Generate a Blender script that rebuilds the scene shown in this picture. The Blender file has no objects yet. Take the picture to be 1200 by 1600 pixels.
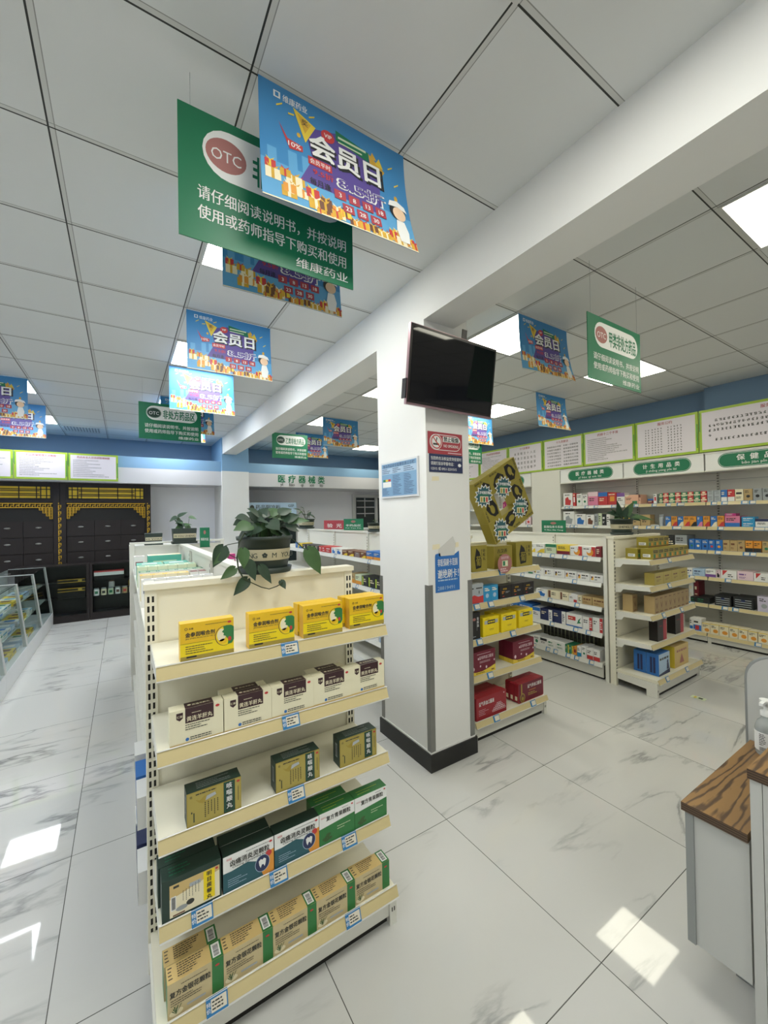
import bpy, bmesh, math, random
from mathutils import Vector, Matrix
sc = bpy.context.scene
COL = sc.collection

# ------------------------------------------------------------------ camera, world, exposure
cam_d = bpy.data.cameras.new('camera')
cam_d.sensor_fit = 'VERTICAL'; cam_d.sensor_height = 36.0
cam_d.lens = 36.0 * 633.5 / 1600.0
cam_d.clip_start = 0.02
cam = bpy.data.objects.new('camera', cam_d); COL.objects.link(cam)
yaw, pitch, roll = (math.radians(a) for a in (32.75, 0.56, 0.97))
fwd = Vector((math.sin(yaw) * math.cos(pitch), math.cos(yaw) * math.cos(pitch), math.sin(pitch)))
rgt = Vector((math.cos(yaw), -math.sin(yaw), 0)); dwn = fwd.cross(rgt)
r2 = rgt * math.cos(roll) + dwn * math.sin(roll); d2 = dwn * math.cos(roll) - rgt * math.sin(roll)
cam.matrix_world = Matrix(((r2.x, -d2.x, -fwd.x, 0), (r2.y, -d2.y, -fwd.y, 0), (r2.z, -d2.z, -fwd.z, 1.56), (0, 0, 0, 1)))
sc.camera = cam
w = bpy.data.worlds.new('world'); sc.world = w; w.use_nodes = True
w.node_tree.nodes['Background'].inputs[0].default_value = (0.97, 1.0, 0.93, 1)
w.node_tree.nodes['Background'].inputs[1].default_value = 0.8
sc.view_settings.view_transform = 'Standard'; sc.view_settings.look = 'None'
sc.view_settings.gamma = 1.0; sc.view_settings.use_curve_mapping = False
sc.view_settings.exposure = 0.13
PANEL = dict(cool=((0.92, 0.965, 1.0), 18.5), warm=((1.0, 0.965, 0.79), 9.6), neutral=((1.0, 0.985, 0.90), 15.5))   # ceiling panel colour and strength

# ------------------------------------------------------------------ materials
def lin(h):
    if isinstance(h, str):
        h = h.lstrip('#'); h = tuple(int(h[i:i + 2], 16) for i in (0, 2, 4))
    f = lambda c: (c / 12.92 if c <= 0.04045 else ((c + 0.055) / 1.055) ** 2.4)
    return tuple(f(c / 255) for c in h) + (1,)
PAL = dict(white='e6e6e2', red='c03a3a', pink='d77f9d', palepink='e3c9cf', blue='2f6fb8', orange='dd9638', purple='7c5498',
    peach='e2b094', darkred='7c2430', brown='6e4632', cream='e9e0c0', green='2f7d58', silver='a9b0b4', grey='9aa0a2', tan='b59c6c',
    black='26282a', navy='263058', palegreen='cdd9b8', yellow='e2c640', cyan='2c92c4', paleblue='a9c2d8', lilac='c3bdd0', lime='a6bf3c',
    teal='58b09c', ink='33352f', gold='a6923e', darkgreen='20382f', magenta='b8327c', paper='ece6ea')
_M = {}
def M(n):
    if n in _M: return _M[n]
    m = bpy.data.materials.new(n); m.use_nodes = True; _M[n] = m
    b = m.node_tree.nodes['Principled BSDF']
    c = PAL.get(n, n)
    b.inputs['Base Color'].default_value = lin(c)
    b.inputs['Roughness'].default_value = 0.45
    return m
def mat(n, c, rough=0.5, metal=0.0, noise=0.0, scale=8.0, bump=0.0, alpha=None, trans=0.0, emit=None, ior=1.45):
    m = bpy.data.materials.new(n); m.use_nodes = True; _M[n] = m
    nt = m.node_tree; b = nt.nodes['Principled BSDF']
    col = lin(c); b.inputs['Base Color'].default_value = col
    b.inputs['Roughness'].default_value = rough; b.inputs['Metallic'].default_value = metal
    b.inputs['IOR'].default_value = ior
    if trans: b.inputs['Transmission Weight'].default_value = trans
    if emit: b.inputs['Emission Color'].default_value = emit[0] + (1,); b.inputs['Emission Strength'].default_value = emit[1]
    if noise or bump:
        tc = nt.nodes.new('ShaderNodeTexCoord'); nz = nt.nodes.new('ShaderNodeTexNoise')
        nz.inputs['Scale'].default_value = scale; nz.inputs['Detail'].default_value = 4
        nt.links.new(tc.outputs['Object'], nz.inputs['Vector'])
        if noise:
            mx = nt.nodes.new('ShaderNodeMix'); mx.data_type = 'RGBA'
            mx.inputs[6].default_value = tuple(x * (1 - noise) for x in col[:3]) + (1,)
            mx.inputs[7].default_value = tuple(min(1, x * (1 + noise)) for x in col[:3]) + (1,)
            nt.links.new(nz.outputs['Fac'], mx.inputs[0]); nt.links.new(mx.outputs[2], b.inputs['Base Color'])
        if bump:
            bp = nt.nodes.new('ShaderNodeBump'); bp.inputs['Strength'].default_value = bump; bp.inputs['Distance'].default_value = 0.01
            nt.links.new(nz.outputs['Fac'], bp.inputs['Height']); nt.links.new(bp.outputs[0], b.inputs['Normal'])
    return m
mat('cream_metal', 'e8e4d0', 0.38, 0, 0.02, 3)
mat('white_metal', 'dddcd2', 0.4, 0, 0.02, 3)
mat('strip_beige', 'cdbd8c', 0.3, 0, 0.03, 20)
mat('strip_white', 'd8d8d0', 0.3, 0, 0.03, 20)
mat('slot_dark', '1d1c18', 0.8)
mat('wall_white', 'ebebef', 0.75, 0, 0.015, 2, 0.03)
mat('column_white', 'e6e6e3', 0.7, 0, 0.035, 3, 0.05)
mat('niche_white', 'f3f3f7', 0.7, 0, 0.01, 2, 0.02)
mat('fascia_white', 'c9c9cd', 0.7, 0, 0.015, 2, 0.03)
mat('wall_blue', '7590ab', 0.75, 0, 0.02, 2, 0.03)
mat('band_blue', '7fa5c6', 0.7, 0, 0.02, 2)
mat('black_tile', '1d1d1d', 0.35, 0, 0.2, 6)
mat('steel', '8b8b88', 0.4, 0.6, 0.08, 12)
mat('alu', 'c9cac8', 0.35, 0.2, 0.03, 10)
mat('cab_dark', '1e1616', 0.5, 0, 0.25, 5, 0.05)
mat('cab_black', '111010', 0.4, 0, 0.1, 5)
mat('gold_paint', 'c9a02c', 0.4, 0.2, 0.15, 14)
mat('yellow_panel', 'e6c22e', 0.5, 0, 0.1, 6)
mat('glass', 'eef6f4', 0.02, 0, trans=1.0, ior=1.06)
mat('acrylic', 'e6f0ec', 0.08, 0, trans=0.75, ior=1.1)
mat('white_board', 'd6d8da', 0.4, 0, 0.01, 3)
mat('counter_white', 'b9bab5', 0.4, 0, 0.01, 3)
mat('grey_edge', '8b8e8c', 0.5, 0, 0.03, 10)
mat('tv_black', '17171a', 0.04, 0, 0.05, 4)
mat('tv_frame', '9c7f86', 0.3, 0.5, 0.05, 10)
mat('pot_green', '2c3833', 0.45, 0, 0.08, 10)
mat('pot_band', 'b9b296', 0.6, 0, 0.05, 10)
mat('leaf', '263f2c', 0.5, 0, 0.4, 22, 0.1)
mat('leaf_light', '3f5f36', 0.5, 0, 0.3, 18, 0.1)
mat('stem', '33402a', 0.6, 0, 0.1, 20)
mat('soil', '3a2f26', 0.9, 0, 0.4, 40, 0.5)
mat('sign_green', '1d7450', 0.4, 0, 0.03, 4)
mat('sign_white', 'e8e9e6', 0.45, 0, 0.02, 4)
mat('oval_red', 'a8706a', 0.5, 0, 0.03, 8)
mat('oval_dark', '1e3b30', 0.5)
mat('lime_frame', 'a3c23e', 0.4, 0, 0.08, 5)
mat('lime_dark', '2f8a44', 0.4, 0, 0.1, 5)
mat('lilac_paper', 'e2dce3', 0.55, 0, 0.01, 4)
mat('title_red', 'a8404a', 0.5)
mat('poster_blue', '3f86bd', 0.4, 0, 0.05, 3)
mat('poster_sky', '5fa2d0', 0.4, 0, 0.05, 4)
mat('poster_purple', '5a4a92', 0.45)
mat('gift_gold', 'd2a63a', 0.4, 0, 0.2, 30)
mat('tag_blue', '2f78ae', 0.35, 0, 0.05, 20)
mat('tag_paper', 'dcd6c4', 0.5, 0, 0.05, 30)
mat('skin', 'e8c8a8', 0.6)
mat('leather_black', '1e1b1c', 0.3, 0, 0.1, 10)
mat('mint', '8fd0bd', 0.3, 0, 0.03, 8)
mat('tape_film', 'd2d1cc', 0.25, 0, 0.03, 20)
mat('clear_plastic', 'dfe4e2', 0.1, 0, trans=0.6, ior=1.2)
mat('dark_glass', '202a2c', 0.1, 0, 0.1, 3)
mat('rack_olive', '4b4d3c', 0.3, 0, 0.15, 15)
for k, (c, s) in PANEL.items():
    mat('panel_' + k, 'ffffff', 0.5, emit=(c, s))

def nodes(m): return m.node_tree.nodes, m.node_tree.links
def math_n(nt, op, a, b=None, c=None):
    n = nt.nodes.new('ShaderNodeMath'); n.operation = op
    for i, v in enumerate((a, b, c)):
        if v is None: continue
        if isinstance(v, (int, float)): n.inputs[i].default_value = v
        else: nt.links.new(v, n.inputs[i])
    return n.outputs[0]
def grid_line(nt, coord, origin, step, half):   # 1 on the line, 0 off
    t = math_n(nt, 'DIVIDE', math_n(nt, 'SUBTRACT', coord, origin), step)
    fr = math_n(nt, 'SUBTRACT', t, math_n(nt, 'ROUND', t))
    return math_n(nt, 'LESS_THAN', math_n(nt, 'ABSOLUTE', fr), half / step)
def mixc(nt, fac, a, b):
    n = nt.nodes.new('ShaderNodeMix'); n.data_type = 'RGBA'
    nt.links.new(fac, n.inputs[0])
    for i, v in ((6, a), (7, b)):
        if isinstance(v, tuple): n.inputs[i].default_value = v
        else: nt.links.new(v, n.inputs[i])
    return n.outputs[2]

def floor_material():
    m = mat('marble_floor', 'c4c4c2', 0.09); nt = m.node_tree; b = nt.nodes['Principled BSDF']
    tc = nt.nodes.new('ShaderNodeTexCoord'); sp = nt.nodes.new('ShaderNodeSeparateXYZ'); nt.links.new(tc.outputs['Object'], sp.inputs[0])
    x, y = sp.outputs[0], sp.outputs[1]
    ix = math_n(nt, 'FLOOR', math_n(nt, 'DIVIDE', math_n(nt, 'SUBTRACT', x, -0.217), 0.798))
    iy = math_n(nt, 'FLOOR', math_n(nt, 'DIVIDE', math_n(nt, 'SUBTRACT', y, 0.0), 0.801))
    cb = nt.nodes.new('ShaderNodeCombineXYZ')
    nt.links.new(math_n(nt, 'MULTIPLY', ix, 3.7), cb.inputs[0]); nt.links.new(math_n(nt, 'MULTIPLY', iy, 5.3), cb.inputs[1])
    nt.links.new(math_n(nt, 'ADD', math_n(nt, 'MULTIPLY', ix, 1.9), math_n(nt, 'MULTIPLY', iy, 2.3)), cb.inputs[2])
    ad = nt.nodes.new('ShaderNodeVectorMath'); ad.operation = 'ADD'
    nt.links.new(tc.outputs['Object'], ad.inputs[0]); nt.links.new(cb.outputs[0], ad.inputs[1])
    mp = nt.nodes.new('ShaderNodeMapping'); mp.inputs['Rotation'].default_value = (0, 0, math.radians(40)); mp.inputs['Scale'].default_value = (0.55, 2.1, 1)
    nt.links.new(ad.outputs[0], mp.inputs[0])
    nz = nt.nodes.new('ShaderNodeTexNoise'); nz.inputs['Scale'].default_value = 1.5; nz.inputs['Detail'].default_value = 7; nz.inputs['Roughness'].default_value = 0.55; nz.inputs['Distortion'].default_value = 0.35
    nt.links.new(mp.outputs[0], nz.inputs[0])
    v = math_n(nt, 'ABSOLUTE', math_n(nt, 'SUBTRACT', nz.outputs['Fac'], 0.5))
    vein = nt.nodes.new('ShaderNodeMapRange'); vein.inputs[1].default_value = 0.0; vein.inputs[2].default_value = 0.022; vein.inputs[3].default_value = 1.0; vein.inputs[4].default_value = 0.0
    nt.links.new(v, vein.inputs[0])
    n2 = nt.nodes.new('ShaderNodeTexNoise'); n2.inputs['Scale'].default_value = 1.6; n2.inputs['Detail'].default_value = 3
    nt.links.new(ad.outputs[0], n2.inputs[0])
    mr = nt.nodes.new('ShaderNodeMapRange'); mr.inputs[1].default_value = 0.47; mr.inputs[2].default_value = 0.68
    nt.links.new(n2.outputs['Fac'], mr.inputs[0])
    vf = math_n(nt, 'MULTIPLY', vein.outputs[0], math_n(nt, 'MULTIPLY', mr.outputs[0], 0.85))
    soft = nt.nodes.new('ShaderNodeMapRange'); soft.inputs[1].default_value = 0; soft.inputs[2].default_value = 0.1; soft.inputs[3].default_value = 0.22; soft.inputs[4].default_value = 0
    nt.links.new(v, soft.inputs[0])
    base = mixc(nt, math_n(nt, 'MULTIPLY', soft.outputs[0], mr.outputs[0]), lin('c6c6c2'), lin('8f9190'))
    c1 = mixc(nt, vf, base, lin('6e7070'))
    g = math_n(nt, 'MAXIMUM', grid_line(nt, x, -0.217, 0.798, 0.0016), grid_line(nt, y, 0.0, 0.801, 0.0016))
    c2 = mixc(nt, g, c1, lin('5c5c58'))
    nt.links.new(c2, b.inputs['Base Color'])
    b.inputs['Roughness'].default_value = 0.035
    return m
def ceiling_material(name, x0, sx, y0, sy):
    m = mat(name, 'c3c5c5', 0.55); nt = m.node_tree; b = nt.nodes['Principled BSDF']
    tc = nt.nodes.new('ShaderNodeTexCoord'); sp = nt.nodes.new('ShaderNodeSeparateXYZ'); nt.links.new(tc.outputs['Object'], sp.inputs[0])
    x, y = sp.outputs[0], sp.outputs[1]
    bar = math_n(nt, 'MAXIMUM', grid_line(nt, x, x0, sx, 0.012), grid_line(nt, y, y0, sy, 0.012))
    dx = math_n(nt, 'MAXIMUM', grid_line(nt, x, x0 - 0.010, sx, 0.0032), grid_line(nt, y, y0 + 0.010, sy, 0.0032))
    fx = math_n(nt, 'MULTIPLY', math_n(nt, 'MAXIMUM', grid_line(nt, x, x0 + 0.011, sx, 0.0016), grid_line(nt, y, y0 - 0.011, sy, 0.0016)), 0.6)
    nz = nt.nodes.new('ShaderNodeTexNoise'); nz.inputs['Scale'].default_value = 1.2; nt.links.new(tc.outputs['Object'], nz.inputs[0])
    c0 = mixc(nt, nz.outputs['Fac'], lin('d3d5d4'), lin('d9dbda'))
    c = mixc(nt, bar, c0, lin('c8c9c6'))
    c = mixc(nt, fx, c, lin('4a4b48'))
    c = mixc(nt, dx, c, lin('2c2d2b'))
    nt.links.new(c, b.inputs['Base Color'])
    return m
def wood_material():
    m = mat('zebra_wood', '9c7446', 0.35); nt = m.node_tree; b = nt.nodes['Principled BSDF']
    tc = nt.nodes.new('ShaderNodeTexCoord')
    mp = nt.nodes.new('ShaderNodeMapping'); mp.inputs['Rotation'].default_value = (0, 0, math.radians(12)); mp.inputs['Scale'].default_value = (0.9, 6.0, 1)
    nt.links.new(tc.outputs['Object'], mp.inputs[0])
    n1 = nt.nodes.new('ShaderNodeTexNoise'); n1.inputs['Scale'].default_value = 2.2; n1.inputs['Detail'].default_value = 4
    nt.links.new(mp.outputs[0], n1.inputs[0]); sw = nt.nodes.new('ShaderNodeSeparateXYZ'); nt.links.new(mp.outputs[0], sw.inputs[0])
    s = math_n(nt, 'SINE', math_n(nt, 'ADD', math_n(nt, 'MULTIPLY', sw.outputs[1], 42.0), math_n(nt, 'MULTIPLY', n1.outputs['Fac'], 34.0)))
    r = nt.nodes.new('ShaderNodeMapRange'); r.inputs[1].default_value = 0.15; r.inputs[2].default_value = 0.9
    nt.links.new(s, r.inputs[0])
    n2 = nt.nodes.new('ShaderNodeTexNoise'); n2.inputs['Scale'].default_value = 1.4; nt.links.new(mp.outputs[0], n2.inputs[0])
    base = mixc(nt, n2.outputs['Fac'], lin('a17c48'), lin('75593c'))
    c = mixc(nt, math_n(nt, 'MULTIPLY', r.outputs[0], 0.85), base, lin('3f2d22'))
    nt.links.new(c, b.inputs['Base Color'])
    return m
def edge_ply():
    m = mat('ply_edge', '4a3a2c', 0.5); nt = m.node_tree; b = nt.nodes['Principled BSDF']
    tc = nt.nodes.new('ShaderNodeTexCoord'); sp = nt.nodes.new('ShaderNodeSeparateXYZ'); nt.links.new(tc.outputs['Object'], sp.inputs[0])
    s = math_n(nt, 'SINE', math_n(nt, 'MULTIPLY', sp.outputs[2], 900.0))
    c = mixc(nt, math_n(nt, 'GREATER_THAN', s, 0.0), lin('3a2c22'), lin('5d4936'))
    nt.links.new(c, b.inputs['Base Color'])
floor_material(); wood_material(); edge_ply()
ceiling_material('ceiling_left', 0.386, 0.604, 1.36, 0.6)
ceiling_material('ceiling_right', 2.50, 0.607, 1.385, 0.6)

# ------------------------------------------------------------------ mesh builder
_T = {}
def glyphs(s):
    k = s
    if k not in _T:
        c = bpy.data.curves.new('t', 'FONT'); c.body = s; c.size = 1; c.resolution_u = 2
        o = bpy.data.objects.new('t', c); m = o.to_mesh()
        _T[k] = ([tuple(v.co) for v in m.vertices], [tuple(p.vertices) for p in m.polygons])
        o.to_mesh_clear(); bpy.data.objects.remove(o); bpy.data.curves.remove(c)
    return _T[k]
class Fr:                                     # a flat face to print on: origin, right, up, outward
    def __init__(s, o, u, v): s.o, s.u, s.v = Vector(o), Vector(u), Vector(v); s.n = s.u.cross(s.v)
    def p(s, x, y, d=0.0): return s.o + s.u * x + s.v * y + s.n * d
class MB:
    def __init__(s): s.v, s.f, s.m, s.sm = [], [], [], []; s.mats = []
    def mi(s, n):
        if n not in s.mats: s.mats.append(n)
        return s.mats.index(n)
    def face(s, pts, m, sm=False):
        i = len(s.v); s.v += [tuple(p) for p in pts]; s.f.append(tuple(range(i, i + len(pts)))); s.m.append(s.mi(m)); s.sm.append(sm)
    def raw(s, vs, fs, m, sm=False):
        i = len(s.v); s.v += [tuple(p) for p in vs]; k = s.mi(m)
        for f in fs: s.f.append(tuple(i + a for a in f)); s.m.append(k); s.sm.append(sm)
    def box(s, x0, x1, y0, y1, z0, z1, m):
        vs = [(x, y, z) for z in (z0, z1) for y in (y0, y1) for x in (x0, x1)]
        s.raw(vs, [(0, 2, 3, 1), (4, 5, 7, 6), (0, 1, 5, 4), (2, 6, 7, 3), (0, 4, 6, 2), (1, 3, 7, 5)], m)
    def cbox(s, x0, x1, y0, y1, z0, z1, c, m):   # box with chamfered vertical edges
        pts = [(x0 + c, y0), (x1 - c, y0), (x1, y0 + c), (x1, y1 - c), (x1 - c, y1), (x0 + c, y1), (x0, y1 - c), (x0, y0 + c)]
        s.prism(pts, z0, z1, m)
    def prism(s, pts, z0, z1, m, sm=False):
        n = len(pts); vs = [(x, y, z0) for x, y in pts] + [(x, y, z1) for x, y in pts]
        s.raw(vs, [tuple(reversed(range(n))), tuple(range(n, 2 * n))] + [(i, (i + 1) % n, n + (i + 1) % n, n + i) for i in range(n)], m, sm)
    def extr(s, pts, vec, m):                  # extrude a 3-D polygon along vec
        n = len(pts); a = [Vector(p) for p in pts]; b = [p + Vector(vec) for p in a]
        s.raw(a + b, [tuple(reversed(range(n))), tuple(range(n, 2 * n))] + [(i, (i + 1) % n, n + (i + 1) % n, n + i) for i in range(n)], m)
    def lathe(s, prof, cx, cy, m, n=24, sx=1.0, sy=1.0, caps=True):
        vs = []; k = len(prof)
        for i in range(n):
            a = 2 * math.pi * i / n
            for r, z in prof: vs.append((cx + r * sx * math.cos(a), cy + r * sy * math.sin(a), z))
        fs = [(i * k + j, ((i + 1) % n) * k + j, ((i + 1) % n) * k + j + 1, i * k + j + 1) for i in range(n) for j in range(k - 1)]
        s.raw(vs, fs, m, True)
        if caps:
            s.face([(cx + prof[0][0] * sx * math.cos(2 * math.pi * i / n), cy + prof[0][0] * sy * math.sin(2 * math.pi * i / n), prof[0][1]) for i in reversed(range(n))], m)
            s.face([(cx + prof[-1][0] * sx * math.cos(2 * math.pi * i / n), cy + prof[-1][0] * sy * math.sin(2 * math.pi * i / n), prof[-1][1]) for i in range(n)], m)
    def tube(s, pts, r, m, n=7):
        pts = [Vector(p) for p in pts]; rings = []
        for i, p in enumerate(pts):
            t = (pts[min(i + 1, len(pts) - 1)] - pts[max(i - 1, 0)]).normalized()
            a = t.cross(Vector((0.31, 0.2, 0.93))).normalized(); b = t.cross(a)
            rr = r[i] if isinstance(r, (list, tuple)) else r
            rings.append([p + (a * math.cos(2 * math.pi * k / n) + b * math.sin(2 * math.pi * k / n)) * rr for k in range(n)])
        vs = [q for g in rings for q in g]
        fs = [(i * n + k, i * n + (k + 1) % n, (i + 1) * n + (k + 1) % n, (i + 1) * n + k) for i in range(len(pts) - 1) for k in range(n)]
        fs += [tuple(reversed(range(n))), tuple(range((len(pts) - 1) * n, len(pts) * n))]
        s.raw(vs, fs, m, True)
    # printing
    def rect(s, F, x0, y0, x1, y1, m, d=0.0004): s.face([F.p(x0, y0, d), F.p(x1, y0, d), F.p(x1, y1, d), F.p(x0, y1, d)], m)
    def poly(s, F, pts, m, d=0.0004): s.face([F.p(x, y, d) for x, y in pts], m)
    def ell(s, F, cx, cy, rx, ry, m, d=0.0004, n=20, a0=0, a1=360):
        s.face([F.p(cx + rx * math.cos(math.radians(a0 + (a1 - a0) * i / n)), cy + ry * math.sin(math.radians(a0 + (a1 - a0) * i / n)), d) for i in range(n if a1 - a0 == 360 else n + 1)], m)
    def stad(s, F, x0, y0, x1, y1, m, d=0.0004, n=10):
        r = (y1 - y0) / 2; cy = (y0 + y1) / 2; pts = []
        for i in range(n + 1): a = math.radians(-90 + 180 * i / n); pts.append((x1 - r + r * math.cos(a), cy + r * math.sin(a)))
        for i in range(n + 1): a = math.radians(90 + 180 * i / n); pts.append((x0 + r + r * math.cos(a), cy + r * math.sin(a)))
        s.poly(F, pts, m, d)
    def ring(s, F, cx, cy, rx, ry, t, m, d=0.0006, n=24):
        for i in range(n):
            a, b = 2 * math.pi * i / n, 2 * math.pi * (i + 1) / n
            s.face([F.p(cx + (rx - t) * math.cos(a), cy + (ry - t) * math.sin(a), d), F.p(cx + rx * math.cos(a), cy + ry * math.sin(a), d), F.p(cx + rx * math.cos(b), cy + ry * math.sin(b), d), F.p(cx + (rx - t) * math.cos(b), cy + (ry - t) * math.sin(b), d)], m)
    def txt(s, F, t, x, y, h, m, w=None, al='c', bold=0.014, d=0.0007, vert=False, slant=0.0):
        """h: height of a full-width character; x,y: baseline anchor; w: total width to fit"""
        if vert:
            for i, ch in enumerate(t): s.txt(F, ch, x, y - i * h * 1.12, h, m, None, 'c', bold, d)
            return
        vs, fs = glyphs(t)
        if not vs: return
        x0 = min(p[0] for p in vs); x1 = max(p[0] for p in vs)
        kx = (w / (x1 - x0)) if w else h
        ox = {'c': x - kx * (x0 + x1) / 2, 'l': x - kx * x0, 'r': x - kx * x1}[al]
        b = bold * 0.9
        sh = ((0, 0),) if b <= 0 else (((-b, 0), (b, 0)) if b < .022 else ((-b, -b * .6), (b, -b * .6), (-b, b * .6), (b, b * .6)))
        for i, (bx, by) in enumerate(sh):
            s.raw([F.p(ox + kx * (p[0] + bx), y + h * (p[1] + by), d + i * .00001) for p in vs], fs, m)
    def dash(s, F, x0, y0, x1, y1, rows, m, rng, d=0.0006, fill=0.6, ragged=True, cell=None):
        rh = (y1 - y0) / rows
        for r in range(rows):
            yb = y1 - (r + 1) * rh + rh * (1 - fill) / 2; x = x0
            end = x0 + (x1 - x0) * (rng.uniform(0.45, 1.0) if ragged else 1)
            while x < end:
                l = cell or rng.uniform(1.2, 4.0) * rh * fill
                l = min(l, end - x)
                s.rect(F, x, yb, x + l, yb + rh * fill, m, d); x += l + rh * fill * (0.45 if cell else 0.5)
    def chars(s, F, x0, y0, n, h, m, rng, d=.002, gap=.25):      # n unreadably small characters drawn as little strokes
        for i in range(n):
            x = x0 + i * h * (1 + gap); t = h * .17
            for k in range(3):
                yy = y0 + h * (.08 + .36 * k) ; a, b = sorted((rng.uniform(0, .45), rng.uniform(.6, 1.0))); s.rect(F, x + a * h, yy, x + b * h, yy + t, m, d)
            for k in range(2):
                xx = x + h * rng.uniform(.1, .85); s.rect(F, xx, y0 + h * rng.uniform(0, .3), xx + t, y0 + h * rng.uniform(.65, 1), m, d)
    def bars(s, F, x0, y0, x1, y1, rng, m='black', d=0.0009):
        x = x0
        while x < x1:
            l = rng.choice((0.02, 0.035, 0.05)) * (x1 - x0); s.rect(F, x, y0, min(x + l, x1), y1, m, d); x += l + rng.choice((0.02, 0.04)) * (x1 - x0)
    def build(s, name, parent=None, loc=(0, 0, 0), rz=0.0, smooth=False):
        me = bpy.data.meshes.new(name)
        me.from_pydata(s.v, [], s.f)
        for n in s.mats: me.materials.append(M(n))
        me.polygons.foreach_set('material_index', s.m)
        me.polygons.foreach_set('use_smooth', [True] * len(s.f) if smooth else s.sm)
        me.update()
        o = bpy.data.objects.new(name, me); COL.objects.link(o); o.location = loc; o.rotation_euler = (0, 0, rz)
        if parent: o.parent = parent
        return o
def tag(o, label, cat, group=None):
    o['label'] = label; o['category'] = cat
    if group: o['group'] = group
    return o
def structure(o): o['kind'] = 'structure'; return o
def thing(name, label, cat, loc=(0, 0, 0), rz=0.0, group=None):
    o = bpy.data.objects.new(name, None); COL.objects.link(o); o.empty_display_size = 0.1
    o.location = loc; o.rotation_euler = (0, 0, rz)
    return tag(o, label, cat, group)
def clone(o, parent=None):
    c = o.copy(); COL.objects.link(c)
    if parent: c.parent = parent
    for ch in list(o.children): clone(ch, c)
    return c
ORD = ['leftmost', 'second from left', 'third from left', 'fourth from left', 'fifth from left', 'sixth from left', 'seventh from left', 'eighth from left', 'ninth from left', 'tenth from left'] + \
      [a + ' from left' for a in 'eleventh twelfth thirteenth fourteenth fifteenth sixteenth seventeenth eighteenth nineteenth twentieth twenty-first twenty-second twenty-third twenty-fourth twenty-fifth twenty-sixth twenty-seventh twenty-eighth twenty-ninth thirtieth'.split()]
HP = math.pi / 2

# ------------------------------------------------------------------ setting
CZ = 3.07
mb = MB(); mb.box(-3.2, 6.4, -3.2, 9.2, -0.1, 0, 'marble_floor'); structure(mb.build('floor'))
mb = MB(); mb.box(-3.2, 1.66, -3.2, 9.2, CZ, CZ + 0.1, 'ceiling_left'); mb.box(1.66, 6.4, -3.2, 9.2, CZ, CZ + 0.1, 'ceiling_right'); structure(mb.build('ceiling'))
mb = MB(); mb.box(6.2, 6.4, -3.2, 9.2, 0, CZ, 'wall_white'); mb.box(6.19, 6.2, -3.2, 9.0, 2.24, CZ, 'wall_blue'); mb.box(6.05, 6.19, 1.4, 2.05, 2.24, CZ, 'wall_blue'); structure(mb.build('wall_right'))
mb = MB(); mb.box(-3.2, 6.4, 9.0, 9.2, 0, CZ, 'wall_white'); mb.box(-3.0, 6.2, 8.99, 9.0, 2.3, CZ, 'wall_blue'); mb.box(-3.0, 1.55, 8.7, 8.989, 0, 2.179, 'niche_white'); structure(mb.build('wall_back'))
mb = MB(); mb.box(-3.2, -3.0, -3.2, 9.2, 0, CZ, 'wall_white'); structure(mb.build('wall_left'))
mb = MB()                                     # unseen street side behind the camera: entrance opening added for sky fill
for a in ((-3.2, -2.4, 0, CZ), (1.5, 6.4, 0, CZ), (-2.4, 1.5, 2.55, CZ)): mb.box(a[0], a[1], -3.4, -3.2, a[2], a[3], 'wall_white')
structure(mb.build('wall_front'))
# main column and beams
CX0, CX1, CY0, CY1 = 1.565, 1.925, 1.945, 2.495
mb = MB(); mb.box(CX0, CX1, CY0, CY1, 0, CZ, 'column_white'); structure(mb.build('trim_1'))
mb = MB(); mb.box(CX0 - 0.016, CX1 + 0.016, CY0 - 0.016, CY1 + 0.016, 0, 0.105, 'black_tile'); mb.box(CX0 - 0.006, CX1 + 0.006, CY0 - 0.006, CY1 + 0.006, 0.105, 0.115, 'column_white'); structure(mb.build('baseboard_column'))
mb = MB(); mb.box(CX0, 1.81, -3.2, CY0, 2.765, CZ, 'column_white'); mb.box(CX0, 1.81, CY1, 8.0, 2.765, CZ, 'column_white'); structure(mb.build('trim_2'))
mb = MB(); mb.box(1.55, 2.04, 7.96, 9.0, 0, 2.2, 'column_white'); mb.box(1.55, 2.04, 7.96, 9.0, 2.2, 2.45, 'column_white'); mb.box(1.55, 2.04, 7.96, 9.0, 2.45, CZ, 'band_blue'); structure(mb.build('trim_3'))
g = 0.004                                     # steel corner guards on the main column
for n, (x, y, sx, sy) in enumerate(((CX0, CY0, 1, 1), (CX1, CY0, -1, 1), (CX0, CY1, 1, -1))):
    mb = MB(); a, b = sorted((x - sx * g, x + sx * 0.032)); c, d = sorted((y - sy * g, y + sy * 0.032))
    mb.box(a, b, *sorted((y - sy * g, y)), 0.115, 1.13, 'steel'); mb.box(*sorted((x - sx * g, x)), *sorted((y, y + sy * 0.032)), 0.115, 1.13, 'steel')
    structure(mb.build('trim_%d' % (10 + n)))
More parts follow.
